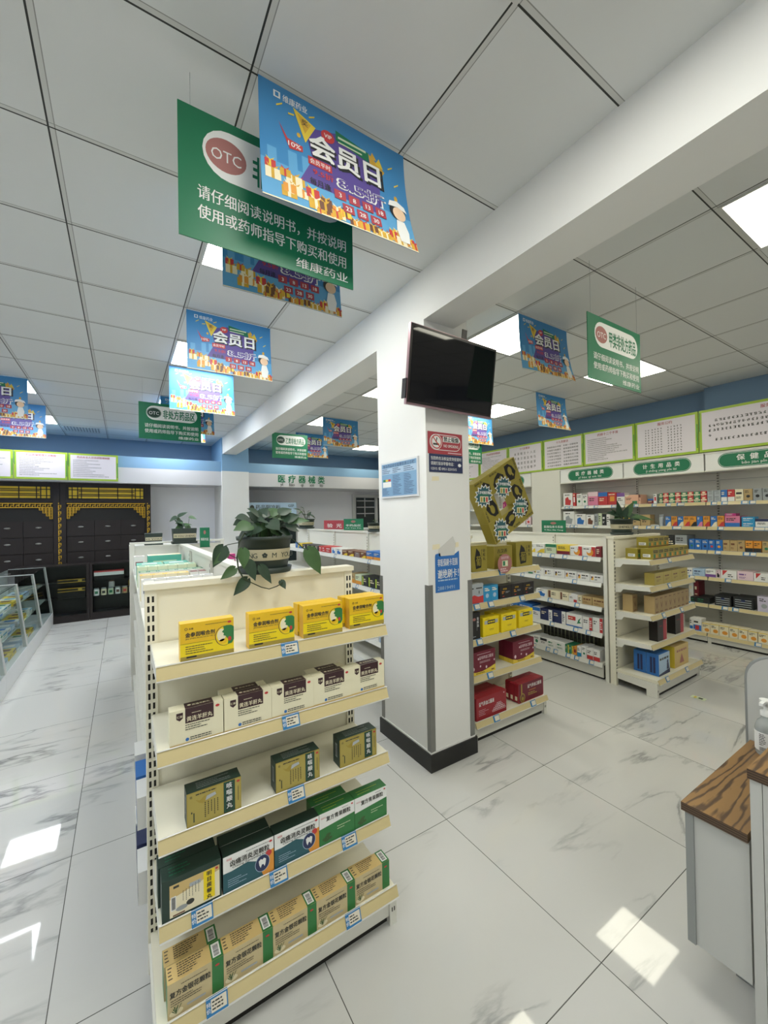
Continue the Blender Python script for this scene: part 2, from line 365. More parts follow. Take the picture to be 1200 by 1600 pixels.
# fascia boxes along the back wall and the right wall
FY = 8.0
def fascia(name, x0, x1):
    mb = MB(); mb.box(x0, x1, FY, 9.0, 2.18, 2.44, 'fascia_white'); mb.box(x0, x1, FY, 9.0, 2.44, 2.63, 'band_blue'); return structure(mb.build(name))
fascia('trim_4', -3.0, 1.55)
fr_ = fascia('trim_5', 2.04, 6.2)
mb = MB(); F = Fr((0, FY, 0), (1, 0, 0), (0, 0, 1))
for i, (h, p) in enumerate(zip('医疗器械类', ('yī', 'liáo', 'qì', 'xiè', 'lèi'))):
    x = 2.70 + i * 0.216
    mb.txt(F, h, x, 2.285, 0.165, 'sign_green', bold=0.03, d=0.004); mb.txt(F, p, x, 2.205, 0.085, 'ink', bold=0.02, d=0.004)
o = mb.build('fascia_lettering', fr_); o['label'] = 'green lettering on the white fascia'
mb = MB(); mb.box(5.86, 6.19, -3.2, 8.0, 2.26, 2.74, 'wall_white'); structure(mb.build('trim_6'))
mb = MB(); mb.box(5.80, 6.2, 3.87, 4.40, 0, 2.245, 'white_metal'); structure(mb.build('trim_7'))
# inner window in the back wall
wn = MB(); wn.box(4.83, 5.75, 8.93, 9.0, 1.2, 2.11, 'alu'); wn = structure(wn.build('window_1'))
mb = MB(); mb.box(4.915, 5.66, 8.91, 8.929, 1.24, 2.03, 'dark_glass'); mb.build('pane', wn)
mb = MB()
for z in (1.62, 1.78, 1.94): mb.box(4.92, 5.44, 8.895, 8.909, z, z + 0.02, 'alu')
mb.box(5.14, 5.16, 8.895, 8.909, 1.55, 2.02, 'alu'); mb.box(5.44, 5.52, 8.88, 8.909, 1.24, 2.03, 'alu'); mb.build('window_bars', wn)
# ceiling air grille
mb = MB(); mb.box(-0.80, -0.30, 8.05, 8.45, CZ - 0.008, CZ, 'alu')
for i in range(12): mb.box(-0.78 + i * 0.04, -0.762 + i * 0.04, 8.07, 8.43, CZ - 0.010, CZ - 0.008, 'grey_edge')
tag(mb.build('air_grille'), 'slotted air grille in the ceiling before the back wall', 'vent')

# ------------------------------------------------------------------ ceiling light panels
def light_panel(x, y, kind, label):
    t = thing('light_panel', label, 'ceiling light', (x + 0.3, y + 0.3, CZ), 0, 'square ceiling light panels')
    mb = MB()
    for a in ((-.3, .3, -.3, -.288), (-.3, .3, .288, .3), (-.3, -.288, -.288, .288), (.288, .3, -.288, .288)): mb.box(*a, -0.012, -0.001, 'alu')
    mb.build('light_frame', t)
    mb = MB(); mb.box(-.288, .288, -.288, .288, -0.009, -0.001, 'panel_' + kind); mb.build('diffuser', t)
cols = {-1.43: 'cool', 0.39: 'cool', 2.50: 'warm', 4.29: 'warm'}
names = {-1.43: 'above the showcases', 0.39: 'left of the column', 2.50: 'just right of the column', 4.29: 'in the line nearest the right wall'}
rowsn = {-1.63: 'behind the camera', 0.17: 'closest to the camera', 1.97: 'second from the camera', 3.77: 'third from the camera', 5.57: 'fourth from the camera', 7.37: 'nearest the back wall'}
for x, k in cols.items():
    for y, r in rowsn.items():
        if x not in (0.39, 2.50) and y < 0: continue
        light_panel(x, y, 'neutral' if x == 0.39 and y < 3 else k, 'ceiling light panel %s, %s' % (names[x], r))

# ------------------------------------------------------------------ hanging signs
def otc_sign(label, x0, y, z0, wd, hg, title, oval, tmat, ovtxt, side_text=True):
    t = thing('hanging_sign', label, 'sign', (x0, y, z0), 0, 'green hanging medicine signs')
    mb = MB(); mb.box(0, wd, 0, 0.005, 0, hg, 'sign_green'); mb.build('sign_board', t)
    F = Fr((0, 0, 0), (1, 0, 0), (0, 0, 1)); P = lambda u: u * wd; Q = lambda v: v * hg
    mb = MB(); mb.stad(F, P(.115), Q(.53), P(.935), Q(.92), 'sign_white', 0.0008); mb.build('white_plate', t)
    mb = MB(); mb.ell(F, P(.235), Q(.725), P(.105), Q(.13), oval, 0.0014, 28)
    if oval == 'oval_dark': mb.ring(F, P(.235), Q(.725), P(.115), Q(.145), 0.004, 'sign_green', 0.0014)
    mb.txt(F, 'OTC', P(.235), Q(.675), Q(.125), 'sign_white', P(.155), bold=0.0, d=0.002); mb.build('oval_emblem', t)
    mb = MB(); mb.txt(F, title, P(.635), Q(.61), Q(.26), tmat, P(.52), bold=0.03, d=0.0014); mb.build('title_lettering', t); mb = MB()
    mb.txt(F, '请仔细阅读说明书，并按说明', P(.52), Q(.33), Q(.115), 'sign_white', P(.86), bold=0.014, d=0.001)
    mb.txt(F, '使用或药师指导下购买和使用', P(.52), Q(.18), Q(.115), 'sign_white', P(.86), bold=0.014, d=0.001)
    mb.build('notice_lettering', t); mb = MB(); mb.txt(F, '维康药业', P(.96), Q(.05), Q(.09), 'sign_white', P(.34), 'r', bold=0.01, d=0.001); mb.build('shop_lettering', t)
    for u in (.06, .94):
        mb = MB(); mb.tube([(P(u), 0.002, hg - .005), (P(u), 0.002, CZ - z0)], 0.0008, 'grey', 4); mb.build('hanging_thread', t)
    return t
otc_sign('large green hanging sign with red oval, partly behind the nearest blue poster', 0.163, 1.48, 2.508, 0.655, 0.45, '非处方药品区', 'oval_red', 'sign_green', 'w')
otc_sign('green hanging sign with dark oval left of the far column, below blue posters', 0.145, 4.97, 2.425, 0.605, 0.39, '非处方药品区', 'oval_dark', 'sign_green', 'w')
otc_sign('green hanging sign with red oval on the right side near the light panel', 2.325, 1.35, 2.36, 0.625, 0.395, '甲类非处方药品', 'oval_red', 'sign_green', 'w')
otc_sign('bright green hanging sign just right of the far column', 1.975, 6.28, 2.505, 0.59, 0.40, '乙类非处方药品', 'oval_dark', 'sign_green', 'w')
otc_sign('green hanging sign mostly hidden behind the main column, right of it', 4.03, 4.42, 2.33, 0.62, 0.40, '处方外用药品区', 'oval_dark', 'sign_green', 'w')

# ------------------------------------------------------------------ blue promotion posters
def poster_mesh(curl, twist):
    rng = random.Random(5); W, H = 0.6, 0.425
    F = Fr((0, 0, -H), (1, 0, 0), (0, 0, 1)); X = lambda u: u * W; Z = lambda v: v * H
    mb = MB(); n = 12
    for i in range(n):
        a, b = i / n, (i + 1) / n
        mb.rect(F, 0, Z(a), W, Z(b), 'poster_sky' if b < .36 else 'poster_blue', 0.0); mb.face([F.p(W, Z(a), -.0012), F.p(0, Z(a), -.0012), F.p(0, Z(b), -.0012), F.p(W, Z(b), -.0012)], 'poster_blue')
    R = lambda u0, v0, u1, v1, m, d: mb.rect(F, X(u0), Z(v0), X(u1), Z(v1), m, d)
    Pg = lambda pts, m, d: mb.poly(F, [(X(u), Z(v)) for u, v in pts], m, d)
    R(.085, .89, .125, .945, 'sign_white', .001); R(.095, .90, .115, .935, 'poster_blue', .0014)
    mb.txt(F, '维康药业', X(.215), Z(.89), Z(.065), 'sign_white', X(.15), d=.001, bold=0.02)
    for u, v, a in ((.1, .82, .5), (.9, .62, .6), (.17, .80, -.4), (.86, .77, .5), (.30, .86, .2)):      # confetti
        Pg([(u, v), (u + .035, v + .03 * a + .02), (u + .037, v + .03 * a + .035), (u, v + .015)], 'yellow', .001)
    mb.ell(F, X(.9), Z(.5), X(.014), Z(.03), 'gift_gold', .001); mb.ell(F, X(.23), Z(.66), X(.012), Z(.02), 'gift_gold', .001)
    for i in range(9):                                                                               # pale skyline
        u = .02 + i * .11 + rng.uniform(0, .03); R(u, .1, u + rng.uniform(.03, .06), rng.uniform(.25, .5), 'poster_sky', .0006)
    Pg([(.2, .88), (.34, .8), (.27, .62)], 'yellow', .0014); Pg([(.225, .85), (.31, .80), (.27, .70)], 'gift_gold', .0017)
    mb.txt(F, '奖', X(.27), Z(.77), Z(.06), 'black', d=.002)
    Pg([(.11, .70), (.16, .585), (.25, .57), (.25, .52), (.17, .50)], 'red', .0014); mb.txt(F, '10%', X(.2), Z(.525), Z(.06), 'sign_white', X(.075), d=.002)
    Pg([(.27, .76), (.50, .86), (.80, .74), (.75, .25), (.22, .26), (.31, .5)], 'poster_purple', .0010)
    mb.ell(F, X(.42), Z(.78), X(.045), Z(.055), 'red', .0018); mb.txt(F, 'VIP', X(.42), Z(.765), Z(.05), 'sign_white', X(.05), d=.0024)
    Pg([(.475, .79), (.475, .88), (.71, .83), (.71, .74)], 'sign_green', .0018)
    R(.49, .815, .69, .835, 'palegreen', .0022); R(.49, .775, .66, .788, 'palegreen', .0022)
    Pg([(.71, .83), (.83, .72), (.80, .66), (.72, .72)], 'gift_gold', .0014); Pg([(.74, .86), (.77, .80), (.72, .79)], 'gift_gold', .0014); Pg([(.79, .83), (.82, .74), (.76, .76)], 'yellow', .0016)
    for dx, dz, m, d, bo in ((.012, -.018, 'black', .0020, .055), (.0, .0, 'sign_white', .0032, .035)):
        mb.txt(F, '会员日', X(.54 + dx), Z(.555 + dz), Z(.225), m, X(.50 if d < .003 else .485), bold=bo, d=d)
    R(.28, .445, .43, .515, 'red', .0020); mb.txt(F, '会员平时', X(.355), Z(.46), Z(.05), 'sign_white', X(.13), d=.0026)
    mb.txt(F, '9.5折', X(.37), Z(.365), Z(.065), 'red', X(.13), d=.0026, bold=0.02)
    mb.txt(F, '8.5折', X(.63), Z(.34), Z(.135), 'sign_white', X(.345), d=.0020, bold=0.045); mb.txt(F, '8.5折', X(.63), Z(.345), Z(.125), 'poster_purple', X(.33), d=.0032, bold=0.008)
    mb.txt(F, '每月逢', X(.345), Z(.265), Z(.07), 'black', X(.13), d=.0020, bold=0.02)
    for k, (row, v) in enumerate((((3, 8, 13, 18), .225), ((23, 28, 30), .115))):
        for i, nn in enumerate(row):
            u = (.43 if k == 0 else .475) + i * .095; R(u, v, u + .075, v + .085, 'title_red', .0024); mb.txt(F, str(nn), X(u + .0375), Z(v + .02), Z(.062), 'sign_white', d=.0030, bold=0.02)
    for i in range(58):                                                                              # piled gift boxes
        u = rng.uniform(-.01, .97); top = .30 * (1 - u / .3) + .08 if u < .3 else .10
        v = rng.uniform(-.02, max(.05, top)); s = rng.uniform(.035, .075) * (1.25 if u < .3 else 1)
        if u > .78 and v > .1: continue
        a, b = rng.choice((('gift_gold', 'red'), ('cream', 'gift_gold'), ('red', 'yellow'), ('gift_gold', 'cream'), ('orange', 'cream'), ('yellow', 'brown'), ('brown', 'gift_gold')))
        d = .0012 + i * .00001; u1 = min(u + s, .998); v0 = max(v, .002)
        u = max(u, .002); R(u, v0, u1, v0 + s * 1.1, a, d); R(u + s * .38, v0, min(u + s * .58, .998), v0 + s * 1.1, b, d + .00001)
        Pg([(u + s * .1, v0 + s * 1.5), (u + s * .48, v0 + s * 1.05), (u + s * .2, v0 + s * 1.1)], b, d); Pg([(min(u + s * .9, .998), v0 + s * 1.5), (u + s * .5, v0 + s * 1.05), (u + s * .75, v0 + s * 1.1)], b, d)
    R(0, 0, 1, .012, 'cream', .0018)
    # plain white-capped person pictogram
    mb.ell(F, X(.895), Z(.365), X(.062), Z(.085), 'black', .0034); mb.ell(F, X(.905), Z(.345), X(.05), Z(.07), 'skin', .0037)
    Pg([(.825, .40), (.84, .455), (.90, .475), (.955, .44), (.972, .385), (.90, .415)], 'sign_white', .0040)
    Pg([(.875, .275), (.935, .275), (.955, .17), (.94, .05), (.87, .05), (.86, .17)], 'sign_white', .0036)
    me = bpy.data.meshes.new('p'); me.from_pydata(mb.v, [], mb.f); me.polygons.foreach_set('material_index', mb.m); bm = bmesh.new(); bm.from_mesh(me)
    for k in range(1, 14): bmesh.ops.bisect_plane(bm, geom=bm.verts[:] + bm.edges[:] + bm.faces[:], plane_co=(0, 0, -H * k / 14), plane_no=(0, 0, 1))
    for k in range(1, 8): bmesh.ops.bisect_plane(bm, geom=bm.verts[:] + bm.edges[:] + bm.faces[:], plane_co=(W * k / 8, 0, 0), plane_no=(1, 0, 0))
    bm.verts.index_update(); mb.v = [tuple(v.co) for v in bm.verts]; mb.f = [tuple(v.index for v in f.verts) for f in bm.faces]; mb.m = [f.material_index for f in bm.faces]; mb.sm = [False] * len(mb.f); bm.free(); bpy.data.meshes.remove(me)
    mb.v = [(x + twist * 0.02 * (-z / H) ** 2 * (x / W), y - curl * (-z / H) ** 2 * (0.55 + 0.45 * x / W) - 0.006 * math.sin(3.14 * x / W) * (-z / H), z) for x, y, z in mb.v]
    return mb
p0 = poster_mesh(0.055, 1.5).build('promotion_poster', loc=(0.395, 1.352, CZ - 0.014))
tag(p0, 'largest blue promotion poster, nearest the camera, overlapping the large green sign', 'poster', 'blue promotion posters hung from the ceiling')
p1 = poster_mesh(0.02, 0.3).build('promotion_poster')
tag(p1, 'dim blue promotion poster behind the large green sign, only its lower half showing', 'poster', 'blue promotion posters hung from the ceiling'); p1.location = (0.395, 1.962, CZ - 0.014)
for x, y, src, lab in (
    (0.39, 3.16, p1, 'blue promotion poster below the large green sign, beside a light panel'),
    (0.385, 4.41, p1, 'brightly lit blue promotion poster overlapping the dark-oval green sign'),
    (0.39, 5.56, p1, 'blue promotion poster peeking out right of the dark-oval green sign'),
    (0.375, 6.16, p1, 'blue promotion poster showing only its bottom edge under the dark-oval sign'),
    (-1.43, 5.56, p1, 'upper of the two blue promotion posters at the left edge'),
    (-1.43, 6.74, p1, 'lower of the two blue promotion posters at the left edge'),
    (2.49, 1.975, p0, 'blue promotion poster in front of the bright panel right of the television'),
    (4.285, 3.16, p0, 'small blue promotion poster hanging above the wall boards on the right'),
    (4.275, 4.41, p1, 'bright blue promotion poster just below the television corner'),
    (2.52, 5.57, p1, 'blue promotion poster hanging left of the main column under a light panel'),
    (2.56, 6.80, p1, 'blue promotion poster half hidden by the bright green far sign')):
    c = clone(src); c.location = (x, y, CZ - 0.014); c['label'] = lab

# ------------------------------------------------------------------ rule boards on the walls
def board(label, loc, rz, wd, hg, title, body, seed, cols=1):
    t = thing('notice_board', label, 'notice board', loc, rz, 'lime-framed notice boards')
    rng = random.Random(seed); F = Fr((0, 0, 0), (1, 0, 0), (0, 0, 1))
    mb = MB(); b = .028
    mb.box(0, wd, 0, .02, 0, hg, 'lime_frame'); mb.rect(F, wd - b * .55, hg * .12, wd - b * .2, hg * .7, 'lime_dark', .0006); mb.rect(F, 0.004, hg * .5, b * .4, hg * .95, 'lime_dark', .0006)
    mb.build('frame', t)
    mb = MB(); mb.rect(F, b, b, wd - b, hg - b, 'lilac_paper', .0012); mb.build('printed_sheet', t)
    mb = MB()
    mb.txt(F, title, wd / 2, hg * .83, hg * .085, 'title_red', bold=0.02, d=.002); mb.build('title_lettering', t); mb = MB()
    if isinstance(body, int):
        st = hg * .66 / body; hc = st * .55; full = int((wd - b * 4.4) / (hc * 1.25))
        for r in range(body): mb.chars(F, b * 2.2, hg * .78 - (r + 1) * st + st * .2, int(full * rng.uniform(.35, 1.0)), hc, 'ink', rng); mb.build('text_line', t); mb = MB()
    elif isinstance(body, tuple) and body[0] == 'grid':
        _, rows, groups = body
        st = hg * .68 / rows
        for r in range(rows):
            for g0, n in groups:
                n_ = n if rows > 6 else (n - 2 if r == 0 else (1 if r == 3 else (int(n * .55) if r == 4 else n)))
                if rows <= 6 and r == 5: continue
                mb.chars(F, (g0 + (.05 if rows <= 6 and r in (0, 4) else 0)) * wd, hg * .78 - (r + 1) * st + st * .2, n_, st * .55, 'ink', rng, gap=.25 if rows <= 6 else .85)
            mb.build('text_line', t); mb = MB()
    else:
        n = len(body); rows = (n + cols - 1) // cols; st = hg * (.70 if rows > 4 else .66) / rows
        for i, s in enumerate(body):
            c_, r_ = i % cols, i // cols
            h = st * .62
            mb.txt(F, s if cols == 2 or rows > 4 else '  '.join(s), wd * (.5 if cols == 1 else (.29 if c_ == 0 else .71)), hg * .79 - (r_ + 1) * st + st * .2, h, 'ink', wd * (.62 if cols == 1 else .36), bold=0.01, d=.002); mb.build('text_line', t); mb = MB()
shi8 = ['本草明言十八反', '半蒌贝蔹及攻乌', '藻戟遂芫俱战草', '诸参辛芍叛藜芦']
shi9 = ['硫黄原是火中精', '朴硝一见便相争', '水银莫与砒霜见', '狼毒最怕密陀僧', '巴豆性烈最为上', '偏与牵牛不顺情', '丁香莫与郁金见', '牙硝难合京三棱', '川乌草乌不顺犀', '人参最怕五灵脂', '官桂善能调冷气', '若逢石脂便相欺', '大凡修合看顺逆', '炮爁炙煿莫相依']
BX = 5.835
for lab, y0, y1, ti, bo, co, sd in (
    ('lime-framed board of service items at the right edge, sparse large text', 2.035, 0.75, '服务项目', ('grid', 6, ((.07, 22),)), 1, 1),
    ('lime-framed board with ten numbered two-column lines, above the second green header', 2.757, 2.045, '服务公约', ('grid', 10, ((.17, 2), (.28, 4), (.54, 5))), 1, 2),
    ('lime-framed board with many short ragged lines, left of the ten-line board', 3.49, 2.767, '药师十二个不准', 12, 1, 3),
    ('lime-framed board with seven rows of verse in two columns', 4.187, 3.50, '十九畏歌诀', shi9, 2, 4),
    ('lime-framed board with four widely spaced rows of characters', 4.907, 4.20, '十八反歌诀', shi8, 1, 5),
    ('lime-framed grey board of dense text beside the four-row board', 5.60, 4.92, '药品质量管理制度', 14, 1, 6),
    ('lime-framed board partly hidden under the green sign beside the column', 6.3, 5.615, '药品销售制度', 11, 1, 7)):
    board(lab, (BX, y0, 2.255), -HP, y0 - y1, 0.50, ti, bo, sd, co)
for lab, x0, x1, ti, bo, sd in (
    ('lime-framed board above the dark cabinets, rightmost of the left wall', -0.716, -0.065, '药品从业人员培训管理制度', 10, 11),
    ('lime-framed board above the dark cabinets, middle of the left wall', -1.352, -0.726, '药品质量管理人员制度', 11, 12),
    ('lime-framed board above the dark cabinets, cut by the left photo edge', -2.0, -1.362, '药品销售管理制度', 12, 13)):
    board(lab, (x0, FY - 0.022, 2.205), 0, x1 - x0, 0.425, ti, bo, sd)

# ------------------------------------------------------------------ signs on the column
F = Fr((0, 0, 0), (1, 0, 0), (0, 0, 1))
t = thing('no_smoking_sign', 'red no smoking sign on the column below the television', 'sign', (1.578, CY0 - 0.004, 1.942))
W, H = 0.285, 0.137
mb = MB(); mb.box(0, W, 0, .003, 0, H, 'title_red'); mb.stad(F, .012, .024, W - .012, H - .014, 'sign_white', .0006); mb.stad(F, .016, .028, W - .016, H - .018, 'title_red', .0009)
mb.poly(F, [(.12, .078), (.255, .078), (W - .022, .09), (.255, .113), (.12, .113)], 'sign_white', .0012); mb.build('sign_plate', t)
mb = MB(); mb.ell(F, .066, .075, .047, .048, 'sign_white', .0013, 28); mb.ring(F, .066, .075, .043, .044, .007, 'red', .0018, 28)
mb.rect(F, .04, .055, .09, .066, 'ink', .0016); mb.rect(F, .083, .055, .09, .066, 'orange', .0018); mb.poly(F, [(.06, .07), (.066, .07), (.075, .10), (.068, .105)], 'ink', .0016)
mb.poly(F, [(.034, .104), (.039, .109), (.098, .046), (.093, .041)], 'red', .0022); mb.build('no_smoking_emblem', t)
mb = MB(); mb.txt(F, '禁止吸烟', .188, .083, .034, 'black', .125, bold=.03, d=.0018); mb.txt(F, 'NO SMOKING', .188, .045, .026, 'sign_white', .125, d=.0018); mb.rect(F, .16, .008, .275, .013, 'palepink', .001); mb.build('lettering', t)
t = thing('complaint_notice', 'dark navy notice with white lines directly under the no smoking sign', 'sign', (1.586, CY0 - 0.004, 1.828))
mb = MB(); mb.box(0, .278, 0, .003, 0, .112, 'navy'); mb.build('sign_plate', t)
mb = MB(); mb.txt(F, '当您的合法权益受到侵害时', .139, .078, .024, 'sign_white', .255, d=.001); mb.build('text_line', t); mb = MB(); mb.txt(F, '请拨打投诉举报电话：', .106, .046, .024, 'sign_white', .19, d=.001); mb.build('text_line', t); mb = MB(); mb.txt(F, '12315 或 0951-2231515', .118, .014, .022, 'sign_white', .21, d=.001)
mb.build('text_line', t); mb = MB(); mb.ell(F, .25, .05, .014, .011, 'sign_white', .001); mb.build('round_mark', t)
t = thing('payment_notice', 'torn blue paper notice taped low on the column front', 'sign', (1.62, CY0 - 0.003, 1.078))
mb = MB(); mb.box(0, .2, 0, .002, 0, .225, 'blue'); mb.extr([(0, 0, .225), (.045, 0, .225), (.04, 0, .245), (.004, 0, .238)], (0, .002, 0), 'blue'); mb.extr([(.15, 0, .225), (.2, 0, .225), (.198, 0, .25), (.19, 0, .246)], (0, .002, 0), 'blue'); mb.build('sheet', t)
mb = MB(); mb.txt(F, '非医保刷卡范围', .1, .165, .05, 'sign_white', .165, d=.0008, bold=.02); mb.build('text_line', t); mb = MB(); mb.txt(F, '谢绝刷卡！', .105, .09, .06, 'sign_white', .175, d=.0008, bold=.02); mb.build('text_line', t); mb = MB(); mb.dash(F, .02, .066, .18, .08, 1, 'paleblue', random.Random(1), d=.0008, ragged=False); mb.build('text_line', t); mb = MB(); mb.txt(F, '28819491', .085, .014, .032, 'paleblue', .14, d=.0008, bold=0); mb.build('text_line', t)
mb = MB(); mb.extr([(.03, 0, .225), (.16, 0, .225), (.17, 0, .30), (.15, 0, .345), (.03, 0, .27)], (0, .001, 0), 'tape_film'); o = mb.build('torn_tape_strip', t)
for x, z, w_, h_, lb in ((1.605, 1.772, .06, .03, 'yellowed tape scrap under the navy notice on the column'), (1.60, 1.345, .062, .035, 'left yellowed tape scrap above the blue paper notice'), (1.79, 1.35, .03, .035, 'right yellowed tape scrap above the blue paper notice')):
    mb = MB(); mb.extr([(x, CY0 - .001, z), (x + w_, CY0 - .001, z + .004), (x + w_ - .002, CY0 - .001, z + h_), (x + .003, CY0 - .001, z + h_ - .003)], (0, .0008, 0), 'cream'); tag(mb.build('tape_scrap'), lb, 'tape')
# framed blue chart on the left face of the column
t = thing('supervision_board', 'pale blue framed information chart on the column\'s left face', 'notice board', (CX0 - 0.012, 2.445, 1.683), -HP)
W, H = .43, .25; rng = random.Random(3)
mb = MB(); mb.box(0, W, 0, .012, 0, H, 'white_board'); mb.build('frame', t)
mb = MB(); mb.rect(F, .012, .012, W - .012, H - .012, 'band_blue', .0006); mb.rect(F, .014, H - .085, W - .014, H - .042, 'paleblue', .0009); mb.build('printed_sheet', t)
mb = MB(); mb.txt(F, '食品药品安全监督信息公示栏', W / 2, H - .038, .024, 'navy', W * .86, d=.0012); mb.build('title_lettering', t); mb = MB()
for i, c in enumerate(('green', 'yellow', 'red')): mb.rect(F, .03 + i * .032, .115, .06 + i * .032, .13, c, .0012)
mb.rect(F, .025, .075, .13, .112, 'sign_white', .0012); mb.build('rating_box', t); mb = MB()
mb.dash(F, .02, H - .082, .13, H - .045, 3, 'navy', rng, .0014, .35); mb.dash(F, .15, H - .082, .26, H - .045, 3, 'navy', rng, .0014, .35); mb.dash(F, .28, H - .082, .4, H - .045, 3, 'navy', rng, .0014, .35)
mb.build('heading_text', t); mb = MB(); mb.dash(F, .02, .02, .13, .07, 5, 'navy', rng, .0014, .3); mb.dash(F, .15, .02, .26, .155, 13, 'navy', rng, .0014, .3); mb.dash(F, .28, .02, .4, .155, 13, 'navy', rng, .0014, .3); mb.build('column_text', t)

# ------------------------------------------------------------------ television
tv = thing('television', 'black wall television tilted down in front of the column', 'television', (1.70, 1.825, 2.41))
tv.rotation_euler = (math.radians(7.5), 0, math.radians(2.0))
mb = MB(); W, H = .71, .445
mb.box(-W / 2, W / 2, 0.0, .02, -H / 2, H / 2, 'tv_frame'); mb.box(-W / 2 + .02, W / 2 - .02, .02, .045, -H / 2 + .02, H / 2 - .02, 'leather_black'); mb.build('housing', tv)
mb = MB(); mb.box(-W / 2 + .003, W / 2 - .003, -.003, -.0002, -H / 2 + .012, H / 2 - .004, 'leather_black'); mb.build('bezel', tv)
mb = MB(); mb.box(-W / 2 + .016, W / 2 - .016, -.0045, -.0032, -H / 2 + .026, H / 2 - .018, 'tv_black'); mb.build('screen', tv)
mb = MB(); mb.box(.085, .125, .046, .052, -.16, .30, 'leather_black'); mb.box(-.12, -.08, .046, .052, -.16, .20, 'leather_black'); mb.box(-.12, .125, .052, .075, -.03, .03, 'leather_black'); mb.build('wall_bracket', tv); mb = MB(); mb.box(-.362, -.3555, .004, .04, -.19, -.08, 'leather_black'); mb.build('side_clip', tv)

# ------------------------------------------------------------------ shelving
def price_strip(par, x0, x1, y, z, m):
    mb = MB(); mb.extr([(x0, y, z - .0005), (x0, y - .014, z - .036), (x0, y - .010, z - .038), (x0, y + .006, z - .004)], (x1 - x0, 0, 0), m)
    mb.extr([(x0, y - .001, z + .004), (x0, y - .0035, z + .002), (x0, y - .001, z + .001)], (x1 - x0, 0, 0), 'alu')
    mb.extr([(x0, y - .0145, z - .036), (x0, y - .019, z - .0375), (x0, y - .012, z - .042), (x0, y - .009, z - .038)], (x1 - x0, 0, 0), 'alu')
    return mb.build('price_strip', par)
def price_tag(par, x, y, z, w_=.06, small=False):
    S = Vector((0, -.014, -.038)).normalized()
    Fp = Fr((x, y - .0005, z + .004), (1, 0, 0), (-S)); mb = MB(); h = .046
    q = [Fp.p(0, -h, .0006), Fp.p(w_, -h, .0006), Fp.p(w_, 0, .0006), Fp.p(0, 0, .0006)]
    mb.extr(q, Fp.n * .0008, 'tag_blue')
    mb.rect(Fp, w_ * .22, -h * .82, w_ * .94, -h * .16, 'tag_paper', .0017)
    if not small:
        rng = random.Random(int(x * 1000)); mb.dash(Fp, w_ * .27, -h * .75, w_ * .9, -h * .22, 3, 'ink', rng, .002, .45); mb.txt(Fp, '特价', w_ * .11, -h * .45, h * .26, 'sign_white', d=.002, vert=True)
    return mb.build('price_tag', par)
def end_unit(label, x0, W, yf, yb, zs, deck, top, tags, sfront=.05, strips='strip_beige'):
    t = thing('end_shelf_unit', label, 'shelf unit', (x0, yf, 0), 0); D = yb - yf
    for x in (0, W - .036):
        mb = MB(); mb.box(x, x + .036, D, D + .05, 0, top - .021, 'cream_metal')
        z = .1
        while z < top - .05:
            for a in (.007, .021): mb.box(x + a, x + a + .007, D - .0006, D - .0001, z, z + .021, 'slot_dark')
            z += .0335
        mb.build('upright', t)
    mb = MB(); mb.box(.0365, W - .0365, D + .008, D + .03, .06, top - .021, 'cream_metal')
    for z in (.42, .78): mb.box(.037, W - .037, D + .0072, D + .008, z, z + .003, 'grey_edge')
    mb.build('back_panel', t)
    mb = MB(); mb.box(-.004, W + .004, D - .01, D + .06, top - .0205, top, 'cream_metal'); mb.build('top_cap', t)
    for i, z in enumerate(zs):
        mb = MB(); mb.box(.018, W - .004, sfront, D - .001, z - .022, z, 'cream_metal'); mb.box(.018, W - .004, sfront, sfront + .012, z - .04, z - .022, 'cream_metal')
        s_ = mb.build('shelf', t)
        for x in (.015, W - .0035):
            mb = MB(); mb.extr([(x, D - .001, z - .001), (x, sfront + .005, z - .001), (x, sfront - .004, z - .036), (x, sfront + .05, z - .04), (x, D - .07, z - .046), (x, D - .05, z - .075), (x, D - .001, z - .08)], (.0028, 0, 0), 'white_metal'); mb.build('bracket', s_)
        price_strip(s_, .016, W, sfront, z, strips)
        for (x, sm) in tags[i]: price_tag(s_, x, sfront - .0, z, small=sm)
    mb = MB(); mb.box(.006, W - .006, .0, D - .001, deck - .024, deck, 'cream_metal'); mb.box(.03, W - .03, .016, .03, .03, deck - .026, 'white_metal'); mb.box(.03, W - .03, .03, .04, 0.0, .028, 'slot_dark'); d_ = mb.build('base_deck', t)
    for x in (0, W - .03):
        mb = MB(); mb.extr([(x, .006, 0), (x, .09, 0), (x, .09, deck - .09), (x, D - .01, deck - .075), (x, D - .01, deck - .026), (x, .006, deck - .026)], (.0295, 0, 0), 'white_metal')
        mb.box(x + .008, x + .012, .0055, .006, .05, .066, 'slot_dark'); mb.box(x + .018, x + .022, .0055, .006, .05, .066, 'slot_dark'); mb.build('base_leg', t)
    price_strip(d_, .006, W - .002, 0.0, deck + .008, strips)
    for (x, sm) in tags[-1]: price_tag(d_, x, 0.0, deck + .008, small=sm)
    return t
UZ = (1.13, .884, .631, .384)
end_unit('cream end shelf unit in the foreground with yellow boxes on top', .06, .81, 1.305, 1.63, UZ, .142, 1.337,
         [[(.385, False)], [(.385, False)], [(.40, False)], [(.10, False), (.335, False), (.60, False)], [(.13, False), (.585, False)]])
UZ2 = (1.152, .934, .686, .432)
end_unit('cream end shelf unit right of the column under the ring of gold boxes', 1.985, .78, 1.995, 2.33, UZ2, .14, 1.335,
         [[(.31, True)], [(.05, True), (.19, True), (.53, True)], [(.07, True), (.42, True)], [(.17, True)], [(.17, True), (.57, True)]])
UZ3 = (1.142, .918, .672, .428)
